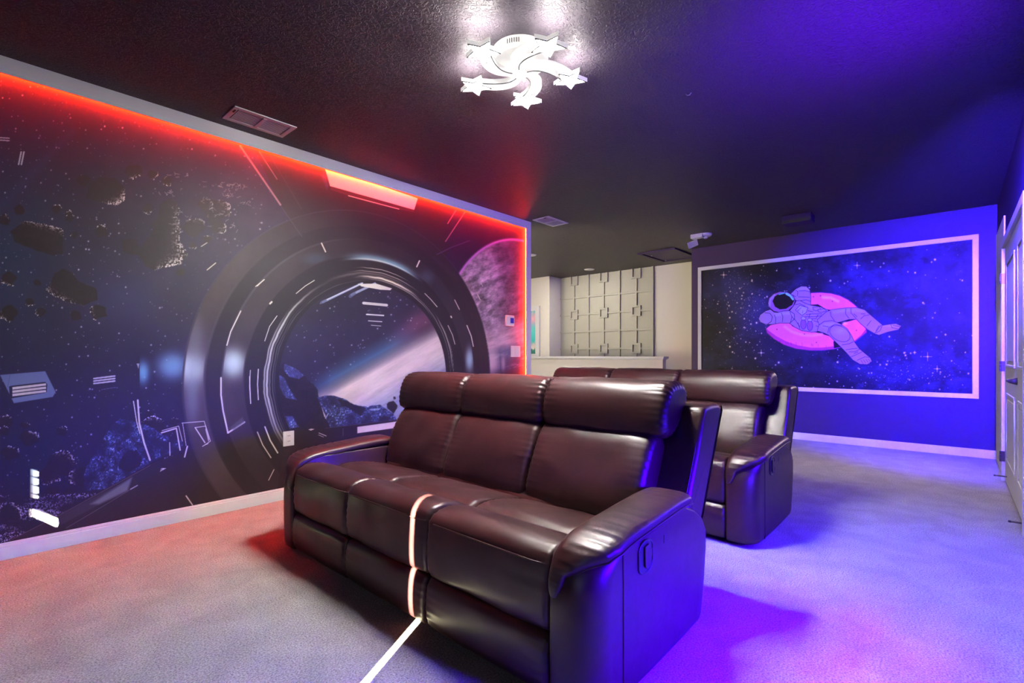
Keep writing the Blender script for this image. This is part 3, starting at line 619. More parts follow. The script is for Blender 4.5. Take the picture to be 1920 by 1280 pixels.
# unseen wall behind the camera; openings added and shaped to cast the sun patches
SUN_AZ = math.atan2(.172, .34); SUN_EL = math.radians(27)
sd = Vector((math.cos(SUN_AZ) * math.cos(SUN_EL), math.sin(SUN_AZ) * math.cos(SUN_EL), -math.sin(SUN_EL)))
XW = -1.38
def back(p):
    k = (p[0] - XW) / sd.x; return (p[1] - sd.y * k, p[2] - sd.z * k)
y_s, z_hi = back((1.40, 1.742, .49)); _, z_lo = back((.55, 1.312, 0))
w_y, w_z0 = back((.25, YA, .148)); w_y2, w_z1 = back((.365, YA, .235))
openings = [(y_s - .013, y_s + .013, z_lo, z_hi)]
for k in range(8):
    xa, xb = .250 + .111 * k / 8, .250 + .111 * (k + 1) / 8; zt = .252 - .083 * (k + .5) / 8; zb = .209 - .088 * (k + .5) / 8
    ya_, _ = back((xb, YA, zt)); yb_, _ = back((xa, YA, zt)); _, z1_ = back(((xa + xb) / 2, YA, zt)); _, z0_ = back(((xa + xb) / 2, YA, zb))
    openings.append((ya_, yb_, z0_, z1_))
for (v0, v1) in ((883, 892), (897, 907.5), (912, 924), (928.5, 933)):
    a0 = back((on_y(62.5, v0, YA)[0], YA, on_y(62, v1, YA)[1])); a1 = back((on_y(73.5, v0, YA)[0], YA, on_y(73, v0, YA)[1]))
    openings.append((min(a0[0], a1[0]), max(a0[0], a1[0]), a0[1], a1[1]))
ysb = sorted({YD - .14, YA} | {o[0] for o in openings} | {o[1] for o in openings}); zsb = sorted({0, CEIL} | {o[2] for o in openings} | {o[3] for o in openings})
mb = MB()
for ya, yb in zip(ysb, ysb[1:]):
    for za, zb in zip(zsb, zsb[1:]):
        ym, zm = (ya + yb) / 2, (za + zb) / 2
        if not any(o[0] < ym < o[1] and o[2] < zm < o[3] for o in openings):
            mb.add([(XW, ya, za), (XW, yb, za), (XW, yb, zb), (XW, ya, zb)], [(0, 1, 2, 3)])
struct('wall_back', mb, M['dark'], fix=False)
# ---- low wall round the stairwell
mb = MB().box(7.80, 7.92, 3.62, YL - .12, 0, 1.045)
struct('wall_low', mb, M['cream'])
struct('trim_5', MB().box(7.765, 7.955, 3.585, YL - .12, 1.062, 1.098).box(7.785, 7.935, 3.605, YL - .12, 1.045, 1.062), M['white'], bevel=.004)
# ---- baseboards
def baseboard(name, x0, x1, y0, y1, nx, ny, t=.016, h=.092):
    mb = MB()
    for tt, za, zb in ((t, 0, h * .78), (t * .72, h * .78, h * .92), (t * .45, h * .92, h)):
        if ny: mb.box(x0, x1, y0, y0 + ny * tt, za, zb)
        else: mb.box(x0, x0 + nx * tt, y0, y1, za, zb)
    struct(name, mb, M['white'], bevel=.002)
baseboard('baseboard_left', XR + .12, 4.594, YA, YA, 0, -1)
baseboard('baseboard_far', XB, XB, YD, 2.975, -1, 0)
baseboard('baseboard_right', 6.27, XB, YD, YD, 0, 1, .012)
baseboard('baseboard_right_near', XR + .12, 4.33, YD, YD, 0, 1, .012)
# ---- white casing round the mural wall, LED strip on its inner edges
TH, TD = .092, .036
struct('trim_1', MB().box(XR + .12, 4.594, YA - TD, YA - TD + .010, CEIL - TH, CEIL).box(XR + .12, 4.594, YA - TD + .010, YA, CEIL - TH + .026, CEIL)
       .box(4.594 - .07, 4.594, YA - TD, YA - TD + .010, .092, CEIL - TH).box(4.594 - .050, 4.594, YA - TD + .010, YA, .092, CEIL - TH + .026), M['white'])
struct('trim_2', MB().box(4.594, 4.61, YA - TD, YA + .175, .0, CEIL), M['white'])
ls = empty('led_strip', (4.5, YA - .02, CEIL - TH), 'glowing red LED strip along the white casing of the mural wall', 'light strip')
MB().box(XR + .15, 4.535, YA - .024, YA - .012, CEIL - TH + .0215, CEIL - TH + .0255).build('top_strip', M['led'], ls)
MB().box(4.594 - .054, 4.594 - .0502, YA - .024, YA - .006, .12, CEIL - TH + .02).build('side_strip', M['led_side'], ls)
# ---- greige panelled wall in the stairwell
pw = empty('wall_panelling', (XC, 5.11, 0), 'greige wall panelling of raised battens crossing at small square frames', 'wall panelling')
MB().box(XC - .012, XC, 4.06, 6.16, .9, CEIL).build('backing', M['beige'], pw)
fb = MB(); X0, X1 = XC - .038, XC - .012; bw = .018
for y in (4.76, 5.46): fb.box(X0, X1, y - bw, y + bw, .9, CEIL)
for z in (1.60, 2.30): fb.box(X0 + .002, X1, 4.10, 6.155, z - bw, z + bw)
BX = (4.41, 5.11, 5.81); BZ = (1.25, 1.95, 2.65); q = .098
for y in BX:
    zz = [.9] + [t for z in BZ for t in (z - q, z + q)]
    for a_, b_ in ((.9, BZ[0] - q), (BZ[0] + q, BZ[1] - q), (BZ[1] + q, BZ[2] - q)): fb.box(X0, X1, y - bw, y + bw, a_, b_)
yy = [4.10] + [t for y in BX for t in (y - q, y + q)] + [6.155]
for z in BZ[:2]:
    for a_, b_ in zip(yy[::2], yy[1::2]): fb.box(X0, X1, a_, b_, z - bw, z + bw)
fb.box(X0 - .004, X1, 4.06, 4.10, .9, CEIL)
fb.build('batten_grid', M['beige'], pw, bevel=.002)
for y in BX:
    for z in BZ:
        zt = min(z + q, CEIL - .002); s = MB()
        s.box(X0 - .006, X1, y - q, y - q + .034, z - q, zt).box(X0 - .006, X1, y + q - .034, y + q, z - q, zt).box(X0 - .006, X1, y - q + .034, y + q - .034, z - q, z - q + .034)
        if zt == z + q: s.box(X0 - .006, X1, y - q + .034, y + q - .034, z + q - .034, z + q)
        s.build('square_frame', M['beige'], pw, bevel=.002)
# ---- painting in the hallway
def art_mat():
    m = bpy.data.materials.new('abstract_paint'); m.use_nodes = True; nt = m.node_tree; b = nt.nodes['Principled BSDF']; N, L = nt.nodes.new, nt.links.new
    tc = N('ShaderNodeTexCoord'); mp = N('ShaderNodeMapping'); mp.inputs['Scale'].default_value = (1, 7, 1.6); mp.inputs['Rotation'].default_value = (.35, 0, 0)
    n = N('ShaderNodeTexNoise'); n.inputs['Scale'].default_value = 2.2; n.inputs['Detail'].default_value = 5; n.inputs['Distortion'].default_value = 1
    L(tc.outputs['Object'], mp.inputs['Vector']); L(mp.outputs['Vector'], n.inputs['Vector'])
    sp = N('ShaderNodeSeparateXYZ'); L(tc.outputs['Object'], sp.inputs['Vector'])
    mr = N('ShaderNodeMapRange'); mr.inputs['From Min'].default_value = 1.15; mr.inputs['From Max'].default_value = 2.05; L(sp.outputs['Z'], mr.inputs['Value'])
    ad = N('ShaderNodeMath'); ad.operation = 'MULTIPLY_ADD'; ad.inputs[1].default_value = .45; L(n.outputs['Fac'], ad.inputs[0]); L(mr.outputs['Result'], ad.inputs[2])
    sb = N('ShaderNodeMath'); sb.operation = 'SUBTRACT'; sb.inputs[1].default_value = .22; L(ad.outputs['Value'], sb.inputs[0])
    r = N('ShaderNodeValToRGB'); cr = r.color_ramp
    cols = [(.0, (.0, .10, .09)), (.10, (.0, .16, .13)), (.13, (.72, .62, .60)), (.24, (.65, .55, .55)), (.30, (.03, .48, .48)), (.55, (.10, .62, .62)), (.72, (.35, .45, .62)), (.82, (.85, .40, .52)), (1, (.12, .55, .60))]
    cr.elements[0].position, cr.elements[0].color = cols[0][0], (*cols[0][1], 1); cr.elements[1].position, cr.elements[1].color = cols[-1][0], (*cols[-1][1], 1)
    for p, c in cols[1:-1]: e = cr.elements.new(p); e.color = (*c, 1)
    L(sb.outputs['Value'], r.inputs['Fac']); L(r.outputs['Color'], b.inputs['Base Color']); b.inputs['Roughness'].default_value = .5
    return m
pa = empty('framed_painting', (8.0, 6.8, 1.6), 'teal and pink abstract painting in a white frame on the hallway wall', 'painting')
MB().box(7.968, 7.978, 6.50, 7.20, 1.15, 2.05).build('canvas', art_mat(), pa)
MB().box(7.955, 8.0, 6.40, 6.50, 1.05, 2.15).box(7.955, 8.0, 7.20, 7.30, 1.05, 2.15).box(7.955, 8.0, 6.50, 7.20, 1.05, 1.15).box(7.955, 8.0, 6.50, 7.20, 2.05, 2.15).box(7.978, 8.0, 6.5, 7.2, 1.15, 2.05).build('frame', M['white'], pa, bevel=.004)
# ---- astronaut picture
fy0, fy1, fz0, fz1, fw = -.205, 2.872, .642, 2.442, .052
am = empty('astronaut_picture', (XB, 1.33, 1.54), 'wide picture of an astronaut lounging on a pink swim ring, framed in white moulding', 'picture')
fr = MB().box(XB - .022, XB, fy0, fy1, fz1 - fw, fz1).box(XB - .022, XB, fy0, fy1, fz0, fz0 + fw).box(XB - .022, XB, fy0, fy0 + fw, fz0 + fw, fz1 - fw).box(XB - .022, XB, fy1 - fw, fy1, fz0 + fw, fz1 - fw)
fr.build('frame', M['white'], am, bevel=.003)
MB().box(XB - .0055, XB, fy0 + fw, fy1 - fw, fz0 + fw, fz1 - fw).build('backing_board', M['dark'], am)
paint_astronaut(am, fy0 + fw + .0, fy1 - fw - .0, fz0 + fw, fz1 - fw)
# ---- the mural
paint_space()
# ================================================================ ceiling things
LX, LY = 1.985, 1.726
lp = empty('star_ceiling_lamp', (LX, LY, CEIL), 'white ceiling lamp with five glowing stars on curved swirling arms', 'ceiling lamp')
MB().lathe((LX, LY, CEIL), [(.150, 0), (.152, -.010), (.150, -.050), (.140, -.062), (.06, -.066), (.001, -.066)][::-1], 64).build('base', M['lamp_white'], lp, smooth=False, bevel=.003)
sl = MB()
for k in range(6):
    a = math.radians(196 + k * 4.5); c_, s_ = math.cos(a), math.sin(a)
    sl.tube([(LX + .153 * c_, LY + .153 * s_, CEIL - .018), (LX + .153 * c_, LY + .153 * s_, CEIL - .040)], .0022, 6)
sl.build('vent_slots', M['metal'], lp)
MB().lathe((LX, LY, CEIL), [(.001, -.128), (.03, -.128), (.040, -.122), (.042, -.066), (.03, -.062)], 40).build('hub', M['lamp_white'], lp, bevel=.002)
ZS = CEIL - .115
# orientation of the star tips, taken from the printed one nearest the door
tip = on_z(1394, 120, ZS)
def star_poly(cx, cy, ro, ri, a0):
    return [(cx + (ro if k % 2 == 0 else ri) * math.cos(a0 + k * PI / 5), cy + (ro if k % 2 == 0 else ri) * math.sin(a0 + k * PI / 5)) for k in range(10)]
s1 = [on_z(820 + x / 5.333, y / 5.333, ZS) for x, y in ((290, 430), (530, 410), (630, 525), (490, 620), (285, 575))]
c1 = (sum(p[0] for p in s1) / 5, sum(p[1] for p in s1) / 5)
A0 = sum(((math.atan2(p[1] - c1[1], p[0] - c1[0]) + k * 2 * PI / 5 - math.atan2(s1[0][1] - c1[1], s1[0][0] - c1[0]) + PI) % (2 * PI)) - PI for k, p in enumerate(s1)) / 5 + math.atan2(s1[0][1] - c1[1], s1[0][0] - c1[0])
RO = sum(math.hypot(p[0] - c1[0], p[1] - c1[1]) for p in s1) / 5
print('star', c1, math.degrees(A0), RO)
for k in range(5):
    th = math.radians(178.5 + 72 * k); R = .277
    sx, sy = LX + R * math.cos(th), LY + R * math.sin(th)
    # curved arm: a crescent that widens towards its star
    P0 = Vector((LX + .018 * math.cos(th - 1.2), LY + .018 * math.sin(th - 1.2))); P2 = Vector((sx, sy)) - Vector((math.cos(th), math.sin(th))) * .01
    P1 = Vector((LX + .175 * math.cos(th - .95), LY + .175 * math.sin(th - .95)))
    lf, rt = [], []
    for i in range(21):
        t = i / 20; p = P0 * (1 - t) ** 2 + P1 * 2 * t * (1 - t) + P2 * t * t; d = ((P1 - P0) * (1 - t) + (P2 - P1) * t).normalized(); n = Vector((-d.y, d.x))
        w = .010 + .024 * math.sin(min(1, t * 1.15) * PI * .62)
        lf.append(tuple(p + n * w)); rt.append(tuple(p - n * w))
    poly = lf + rt[::-1]
    arm = MB().prism(poly, ZS - .002, ZS + .026).build('arm', M['lamp_white'], lp, bevel=.0015)
    rim = MB().tube([(x, y, ZS - .003) for x, y in lf], .0028, 6)
    rim.build('edge_line', M['grey'], arm)
    ob = MB(); po = star_poly(sx, sy, RO * 1.04, RO * .50, A0); pi_ = star_poly(sx, sy, RO * .92, RO * .43, A0)
    # open star rim: outer wall, inner wall, lower lip
    n = 10; v = [(x, y, z) for z, pp in ((ZS - .008, po), (ZS + .012, po), (ZS + .012, pi_), (ZS - .008, pi_)) for x, y in pp]; f = []
    for j in range(4):
        for i in range(n): f.append((j * n + i, j * n + (i + 1) % n, ((j + 1) % 4) * n + (i + 1) % n, ((j + 1) % 4) * n + i))
    ob.add(v, f); so = ob.build('star', M['rim'], lp)
    MB().tube([(x, y, ZS - .009) for x, y in star_poly(sx, sy, RO * .96, RO * .45, A0)] + [(*star_poly(sx, sy, RO * .96, RO * .45, A0)[0], ZS - .009)], .0034, 6).build('edge_line', M['grey'], so)
    MB().prism(star_poly(sx, sy, RO * .86, RO * .40, A0), ZS - .006, ZS + .004).build('star_lens', M['lens'], so)
    MB().prism(star_poly(sx, sy, RO * .90, RO * .42, A0), ZS + .008, ZS + .014).build('top_diffuser', M['lens_up'], so)
def vent(x0, x1, y0, y1, label, lever=True):
    e = empty('ceiling_vent', ((x0 + x1) / 2, (y0 + y1) / 2, CEIL), label, 'vent', 'white ceiling vents')
    b = .032; z = CEIL; xm = (x0 + x1) / 2
    MB().box(x0, x1, y0, y0 + b, z - .008, z).box(x0, x1, y1 - b, y1, z - .008, z).box(x0, x0 + b, y0 + b, y1 - b, z - .008, z).box(x1 - b, x1, y0 + b, y1 - b, z - .008, z).box(xm - .012, xm + .012, y0 + b, y1 - b, z - .010, z).build('frame', M['plastic'], e, bevel=.003)
    MB().box(x0 + b, x1 - b, y0 + b, y1 - b, z - .002, z - .0005).build('dark_duct', M['void'], e)
    n = 9
    for a_, c_ in ((x0 + b + .006, xm - .014), (xm + .014, x1 - b - .006)):
        s = MB()
        for i in range(n):
            y = y0 + b + .010 + (y1 - y0 - 2 * b - .02) * i / (n - 1)
            s.add([(a_, y - .004, z - .004), (c_, y - .004, z - .004), (c_, y + .004, z - .006), (a_, y + .004, z - .006), (a_, y - .004, z - .003), (c_, y - .004, z - .003), (c_, y + .004, z - .005), (a_, y + .004, z - .005)],
                  [(0, 1, 2, 3), (7, 6, 5, 4), (0, 4, 5, 1), (1, 5, 6, 2), (2, 6, 7, 3), (3, 7, 4, 0)])
        s.build('louver', M['plastic'], e)
    if lever: MB().box(x0 + .014, x0 + .022, y0 + b + .01, y0 + b + .05, z - .014, z - .008).build('damper_lever', M['metal'], e)
    return e
vent(1.168, 1.575, 3.469, 3.712, 'white louvred ceiling vent above the mural wall, its frame tinted pink by the red light')
vent(4.532, 4.940, 3.505, 3.750, 'white louvred ceiling vent just past the corner of the mural wall')
# attic hatch
ah = empty('attic_hatch', (7.6, 3.43, CEIL), 'dark painted square attic hatch in the ceiling near the stairwell', 'hatch')
hx0, hx1, hy0, hy1 = 7.135, 8.055, 3.12, 3.74
MB().box(hx0, hx1, hy0, hy0 + .05, CEIL - .022, CEIL).box(hx0, hx1, hy1 - .05, hy1, CEIL - .022, CEIL).box(hx0, hx0 + .05, hy0 + .05, hy1 - .05, CEIL - .022, CEIL).box(hx1 - .05, hx1, hy0 + .05, hy1 - .05, CEIL - .022, CEIL).build('frame', M['dark'], ah, bevel=.004)
MB().box(hx0 + .06, hx1 - .06, hy0 + .06, hy1 - .06, CEIL - .008, CEIL).build('panel', M['dark'], ah)
for x, y in ((hx0 + .3, hy1 - .1), (hx1 - .1, hy1 - .1)): MB().lathe((x, y, CEIL - .014), [(.001, 0), (.010, 0), (.012, .004), (.006, .008)], 12).build('latch', M['steel'], ah)
for x, y, lb in ((7.88, 5.12, 'round white downlight in the ceiling before the panelled stairwell wall'), (6.11, 5.09, 'round white downlight half hidden behind the mural wall corner')):
    e = empty('recessed_downlight', (x, y, CEIL), lb, 'downlight', 'downlights over the hallway')
    MB().lathe((x, y, CEIL), [(.072, -.010), (.090, -.008), (.098, 0), (.075, 0)], 40).build('trim_ring', M['plastic'], e, bevel=.002)
    MB().cyl((x, y), .074, .074, CEIL - .009, CEIL - .001, 40).build('lens', M['disc'], e)
# smoke detector
sx, sy = on_z(1323, 441, CEIL - .02)
e = empty('smoke_detector', (sx, sy, CEIL), 'round white smoke detector on the dark ceiling next to a boxy sensor', 'smoke detector')
MB().lathe((sx, sy, CEIL), [(.001, -.038), (.062, -.036), (.078, -.022), (.080, 0), (.07, 0)], 40).build('housing', M['plastic'], e, bevel=.003)
MB().lathe((sx, sy, CEIL), [(.001, -.064), (.022, -.063), (.030, -.054), (.032, -.037), (.02, -.036)], 32).build('sensor_dome', M['plastic'], e, bevel=.002)
MB().box(sx - .045, sx - .035, sy - .012, sy + .012, CEIL - .040, CEIL - .034).build('test_button', M['metal'], e)
bx, by = on_z(1307, 442, CEIL - .02)
e = empty('ceiling_sensor', (bx, by, CEIL), 'white box sensor with a small tilted square panel hanging at the wall corner', 'sensor')
MB().box(bx - .045, bx + .045, by - .085, by + .075, CEIL - .055, CEIL).build('housing', M['plastic'], e, bevel=.006)
MB().tube([(bx, by + .03, CEIL - .055), (bx, by + .035, CEIL - .075), (bx - .01, by + .04, CEIL - .10)], .008, 10).build('swivel_arm', M['plastic'], e)
m = MB().box(-.055, .055, -.065, .065, -.010, .010).build('panel', M['plastic'], None, bevel=.004)
m.parent = e; m.location = (-.02, .05, -.125); m.rotation_euler = (math.radians(-24), math.radians(28), .2)
# black fixture
e = empty('dark_ceiling_fixture', (6.46, 1.34, CEIL), 'small dark box fixture on the dark ceiling before the astronaut picture', 'fixture')
MB().box(6.36, 6.56, 1.19, 1.49, CEIL - .10, CEIL).build('housing', M['dark'], e, bevel=.01)
MB().box(6.352, 6.36, 1.20, 1.48, CEIL - .098, CEIL - .06).build('dark_strip', M['black'], e)  # dark strip along the lower front
MB().lathe((6.35, 1.20, CEIL - .075), [(.001, 0), (.004, 0), (.004, .006), (.001, .007)], 10).build('indicator', M['steel'], e)
hx, hy = on_z(1292, 177, CEIL - .01)
tag(MB().tube([(hx, hy + .02, CEIL), (hx, hy + .012, CEIL - .012), (hx, hy - .004, CEIL - .014), (hx, hy - .014, CEIL - .004)], .003, 8).build('ceiling_hook', M['steel']), 'tiny metal hook in the dark ceiling beyond the star lamp', 'hook')
# ================================================================ things on the mural wall
YF = YA - .005
def plate(name, x0, x1, z0, z1, label, cat, parts):
    e = empty(name, ((x0 + x1) / 2, YF, (z0 + z1) / 2), label, cat)
    MB().box(x0, x1, YF - .006, YF, z0, z1).build('cover_plate', M['plastic'], e, bevel=.002)
    parts(e); return e
x0, x1 = on_y(530.5, 0, YF)[0], on_y(551, 0, YF)[0]; z1 = on_y(540, 808, YF)[1]; z0 = z1 - .115
def recept(e):
    xm = (x0 + x1) / 2
    for zc_ in (z0 + .036, z1 - .036):
        r = MB().box(xm - .017, xm + .017, YF - .009, YF - .006, zc_ - .014, zc_ + .014).build('receptacle', M['plastic'], e, bevel=.002)
        MB().box(xm - .008, xm - .005, YF - .0095, YF - .0085, zc_ - .004, zc_ + .006).box(xm + .005, xm + .008, YF - .0095, YF - .0085, zc_ - .004, zc_ + .006).build('slot', M['void'], r)
plate('wall_outlet', x0, x1, z0, z1, 'white power outlet low on the mural wall behind the front sofa arm', 'outlet', recept)
x0, x1 = on_y(957.5, 0, YF)[0], on_y(975, 0, YF)[0]; z1 = on_y(966, 648, YF)[1]; z0 = on_y(966, 669, YF)[1]
def rockers(e):
    w = (x1 - x0) / 3
    for k in range(3):
        xm = x0 + w * (k + .5); MB().box(xm - .014, xm + .014, YF - .010, YF - .006, z0 + .028, z1 - .028).build('rocker_switch', M['plastic'], e, bevel=.002)
plate('light_switch', x0, x1, z0, z1, 'white triple rocker switch plate under the thermostat beside the red LED edge', 'switch', rockers)
tx0, tx1 = on_y(946.5, 0, YF)[0], on_y(961.5, 0, YF)[0]; tz1 = on_y(953, 591, YF)[1]; tz0 = on_y(953, 611, YF)[1]
e = empty('thermostat', ((tx0 + tx1) / 2, YF, (tz0 + tz1) / 2), 'white square thermostat with dark blue screen beside the red LED edge', 'thermostat')
MB().box(tx0, tx1, YF - .028, YF, tz0, tz1).build('housing', M['plastic'], e, bevel=.008, segs=3)
tw = tx1 - tx0; MB().box(tx0 + tw * .48, tx1 - tw * .10, YF - .0295, YF - .0275, tz0 + (tz1 - tz0) * .26, tz1 - (tz1 - tz0) * .24).build('screen', M['screen'], e)
# ================================================================ door side
YDF = YD
dr = struct('door_1', MB().box(4.40, 6.17, YDF, YDF + .010, .012, 2.065), M['door'])
def dpart(name, mb, m, parent=dr, **k): o = mb.build(name, m, parent, **k); return o
for (a_, b_) in ((4.50, 4.92), (5.19, 5.90)):
    for (c_, d_) in ((.22, .80), (1.02, 1.90)):
        mb = MB()
        for (p0, p1, q0, q1) in ((a_, b_, c_, c_ + .02), (a_, b_, d_ - .02, d_), (a_, a_ + .02, c_ + .02, d_ - .02), (b_ - .02, b_, c_ + .02, d_ - .02)): mb.box(p0, p1, YDF + .010, YDF + .020, q0, q1)
        mb.box(a_ + .05, b_ - .05, YDF + .010, YDF + .018, c_ + .05, d_ - .05)
        dpart('door_panel', mb, M['door'], bevel=.004)
dpart('door_casing', MB().box(6.17, 6.24, YDF, YDF + .034, 0, 2.13).box(4.33, 4.40, YDF, YDF + .034, 0, 2.13).box(4.40, 6.17, YDF, YDF + .034, 2.065, 2.13), M['door'], bevel=.004)
for z in (.22, 1.02, 1.80):
    h = MB()
    for k in range(3): h.cyl((6.160, YDF + .040), .007, .007, z - .045 + k * .031, z - .016 + k * .031, 12)
    h.box(6.160, 6.1698, YDF + .012, YDF + .034, z - .045, z + .045)
    dpart('hinge', h, M['metal'])
h = dpart('door_handle', MB().tube([(5.05, YDF + .010, .93), (5.05, YDF + .055, .93)], [.028, .012], 20).tube([(5.05, YDF + .052, .93), (5.08, YDF + .055, .932), (5.13, YDF + .052, .936), (5.18, YDF + .056, .926)], [.010, .009, .008, .006], 12), M['metal'], smooth=True)
tag(h, 'dark curved lever handle')
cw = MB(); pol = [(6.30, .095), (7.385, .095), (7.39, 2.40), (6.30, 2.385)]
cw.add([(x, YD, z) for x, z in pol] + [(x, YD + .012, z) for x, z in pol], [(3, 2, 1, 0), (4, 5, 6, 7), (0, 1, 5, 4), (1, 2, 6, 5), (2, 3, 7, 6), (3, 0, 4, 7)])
struct('cream_panel', cw, M['cream'])  # cream panel made up for a pale wedge beside the door
for (x, lb, hz) in ((5.98, 'spring door stop on the door frame closest to the astronaut wall', .075), (4.44, 'spring door stop low on the near end of the panelled door', .062)):
    e = empty('door_stop', (x, YD + .01, hz), lb, 'door stop')
    pts = []
    for i in range(120):
        a = i * .75; pts.append((x + .0055 * math.cos(a), YD + .014 + .065 * i / 119, hz + .0055 * math.sin(a)))
    MB().tube(pts, .0016, 5).build('spring', M['metal'], e)
    MB().tube([(x, YD + .079, hz), (x, YD + .092, hz)], [.008, .007], 12).build('rubber_tip', M['black'], e)
    MB().tube([(x, YD + .0, hz), (x, YD + .016, hz)], [.009, .006], 12).build('mount', M['metal'], e)
# ================================================================ reclining sofas
def catmull(pts, n):
    m = len(pts); P = [Vector(p) for p in pts]; out = []
    seg = [(P[(i + 1) % m] - P[i]).length for i in range(m)]; T = sum(seg)
    for i in range(m):
        k = max(2, round(n * seg[i] / T)); p0, p1, p2, p3 = P[i - 1], P[i], P[(i + 1) % m], P[(i + 2) % m]
        for j in range(k):
            t = j / k
            out.append(.5 * ((2 * p1) + (p2 - p0) * t + (2 * p0 - 5 * p1 + 4 * p2 - p3) * t * t + (3 * p1 - p0 - 3 * p2 + p3) * t ** 3))
    return out
def open_catmull(pts, n):
    P = [Vector(p) for p in pts]; m = len(P); out = []
    for i in range(m - 1):
        p0, p1, p2, p3 = P[max(i - 1, 0)], P[i], P[i + 1], P[min(i + 2, m - 1)]
        for j in range(n):
            t = j / n; out.append(.5 * ((2 * p1) + (p2 - p0) * t + (2 * p0 - 5 * p1 + 4 * p2 - p3) * t * t + (3 * p1 - p0 - 3 * p2 + p3) * t ** 3))
    out.append(P[-1]); return out
def cushion(prof, y0, y1, r=.035, n=110, bulge=.0, pucker=.004, wr=.003, seed=0, mid=26, pk=1.0, sag=None):
    """soft upholstered body: closed XZ profile carried along Y, rounded and gathered at both ends"""
    pr = catmull(prof, n); m = len(pr); nor = []
    area = sum(pr[i].x * pr[(i + 1) % m].y - pr[(i + 1) % m].x * pr[i].y for i in range(m))
    for i in range(m):
        t = (pr[(i + 1) % m] - pr[i - 1]).normalized(); nn = Vector((t.y, -t.x)) if area > 0 else Vector((-t.y, t.x)); nor.append(nn)
    st = []
    K_ = 7
    for k in range(K_): a = PI / 2 * k / K_; st.append((y0 + r * (1 - math.sin(a)) * 1.0, r * (1 - math.cos(PI / 2 - a)) if False else r * (1 - math.sin(a))))
    # quarter-round ends
    st = [(y0 + r * (1 - math.cos(PI / 2 * k / K_)), r * (1 - math.sin(PI / 2 * k / K_))) for k in range(K_)]
    L = y1 - y0 - 2 * r
    st += [(y0 + r + L * k / mid, 0) for k in range(mid + 1)]
    st += [(y1 - (yy - y0), ins) for yy, ins in reversed([(y0 + r * (1 - math.cos(PI / 2 * k / K_)), r * (1 - math.sin(PI / 2 * k / K_))) for k in range(K_)])]
    arc = [0]
    for i in range(1, m): arc.append(arc[-1] + (pr[i] - pr[i - 1]).length)
    rows = []
    for yy, ins in st:
        s = (yy - y0) / (y1 - y0); de = min(yy - y0, y1 - yy); row = []
        for i in range(m):
            g = pucker * math.exp(-de / .045) * math.sin(arc[i] * 210 * pk + 3 * mn.noise(Vector((arc[i] * 14, seed, yy * 3)))) * (.35 + .65 * max(0, mn.noise(Vector((arc[i] * 9, seed * 3.1, 0))) + .5))
            w = wr * mn.noise(Vector((pr[i].x * 7, yy * 7, pr[i].y * 7 + seed * 5)))
            b = bulge * math.sin(PI * min(1, max(0, s))) ** .8
            o = -ins + (g + w) * (1 if ins < r * .95 else .2) + b
            p = pr[i] + nor[i] * o; z = p.y
            if sag: z += sag(p.x, yy, p.y)
            row.append((p.x, yy, z))
        rows.append(row)
    mb = MB().grid(rows, close_u=True)
    nrow = len(rows)
    for k_, rev in ((0, True), (nrow - 1, False)):
        idx = [k_ * m + i for i in range(m)]; mb.f.append(tuple(idx[::-1] if rev else idx))
    return mb
SX, SY = 0.0, 0.0
ROOT = (1.24, 1.85, 0)
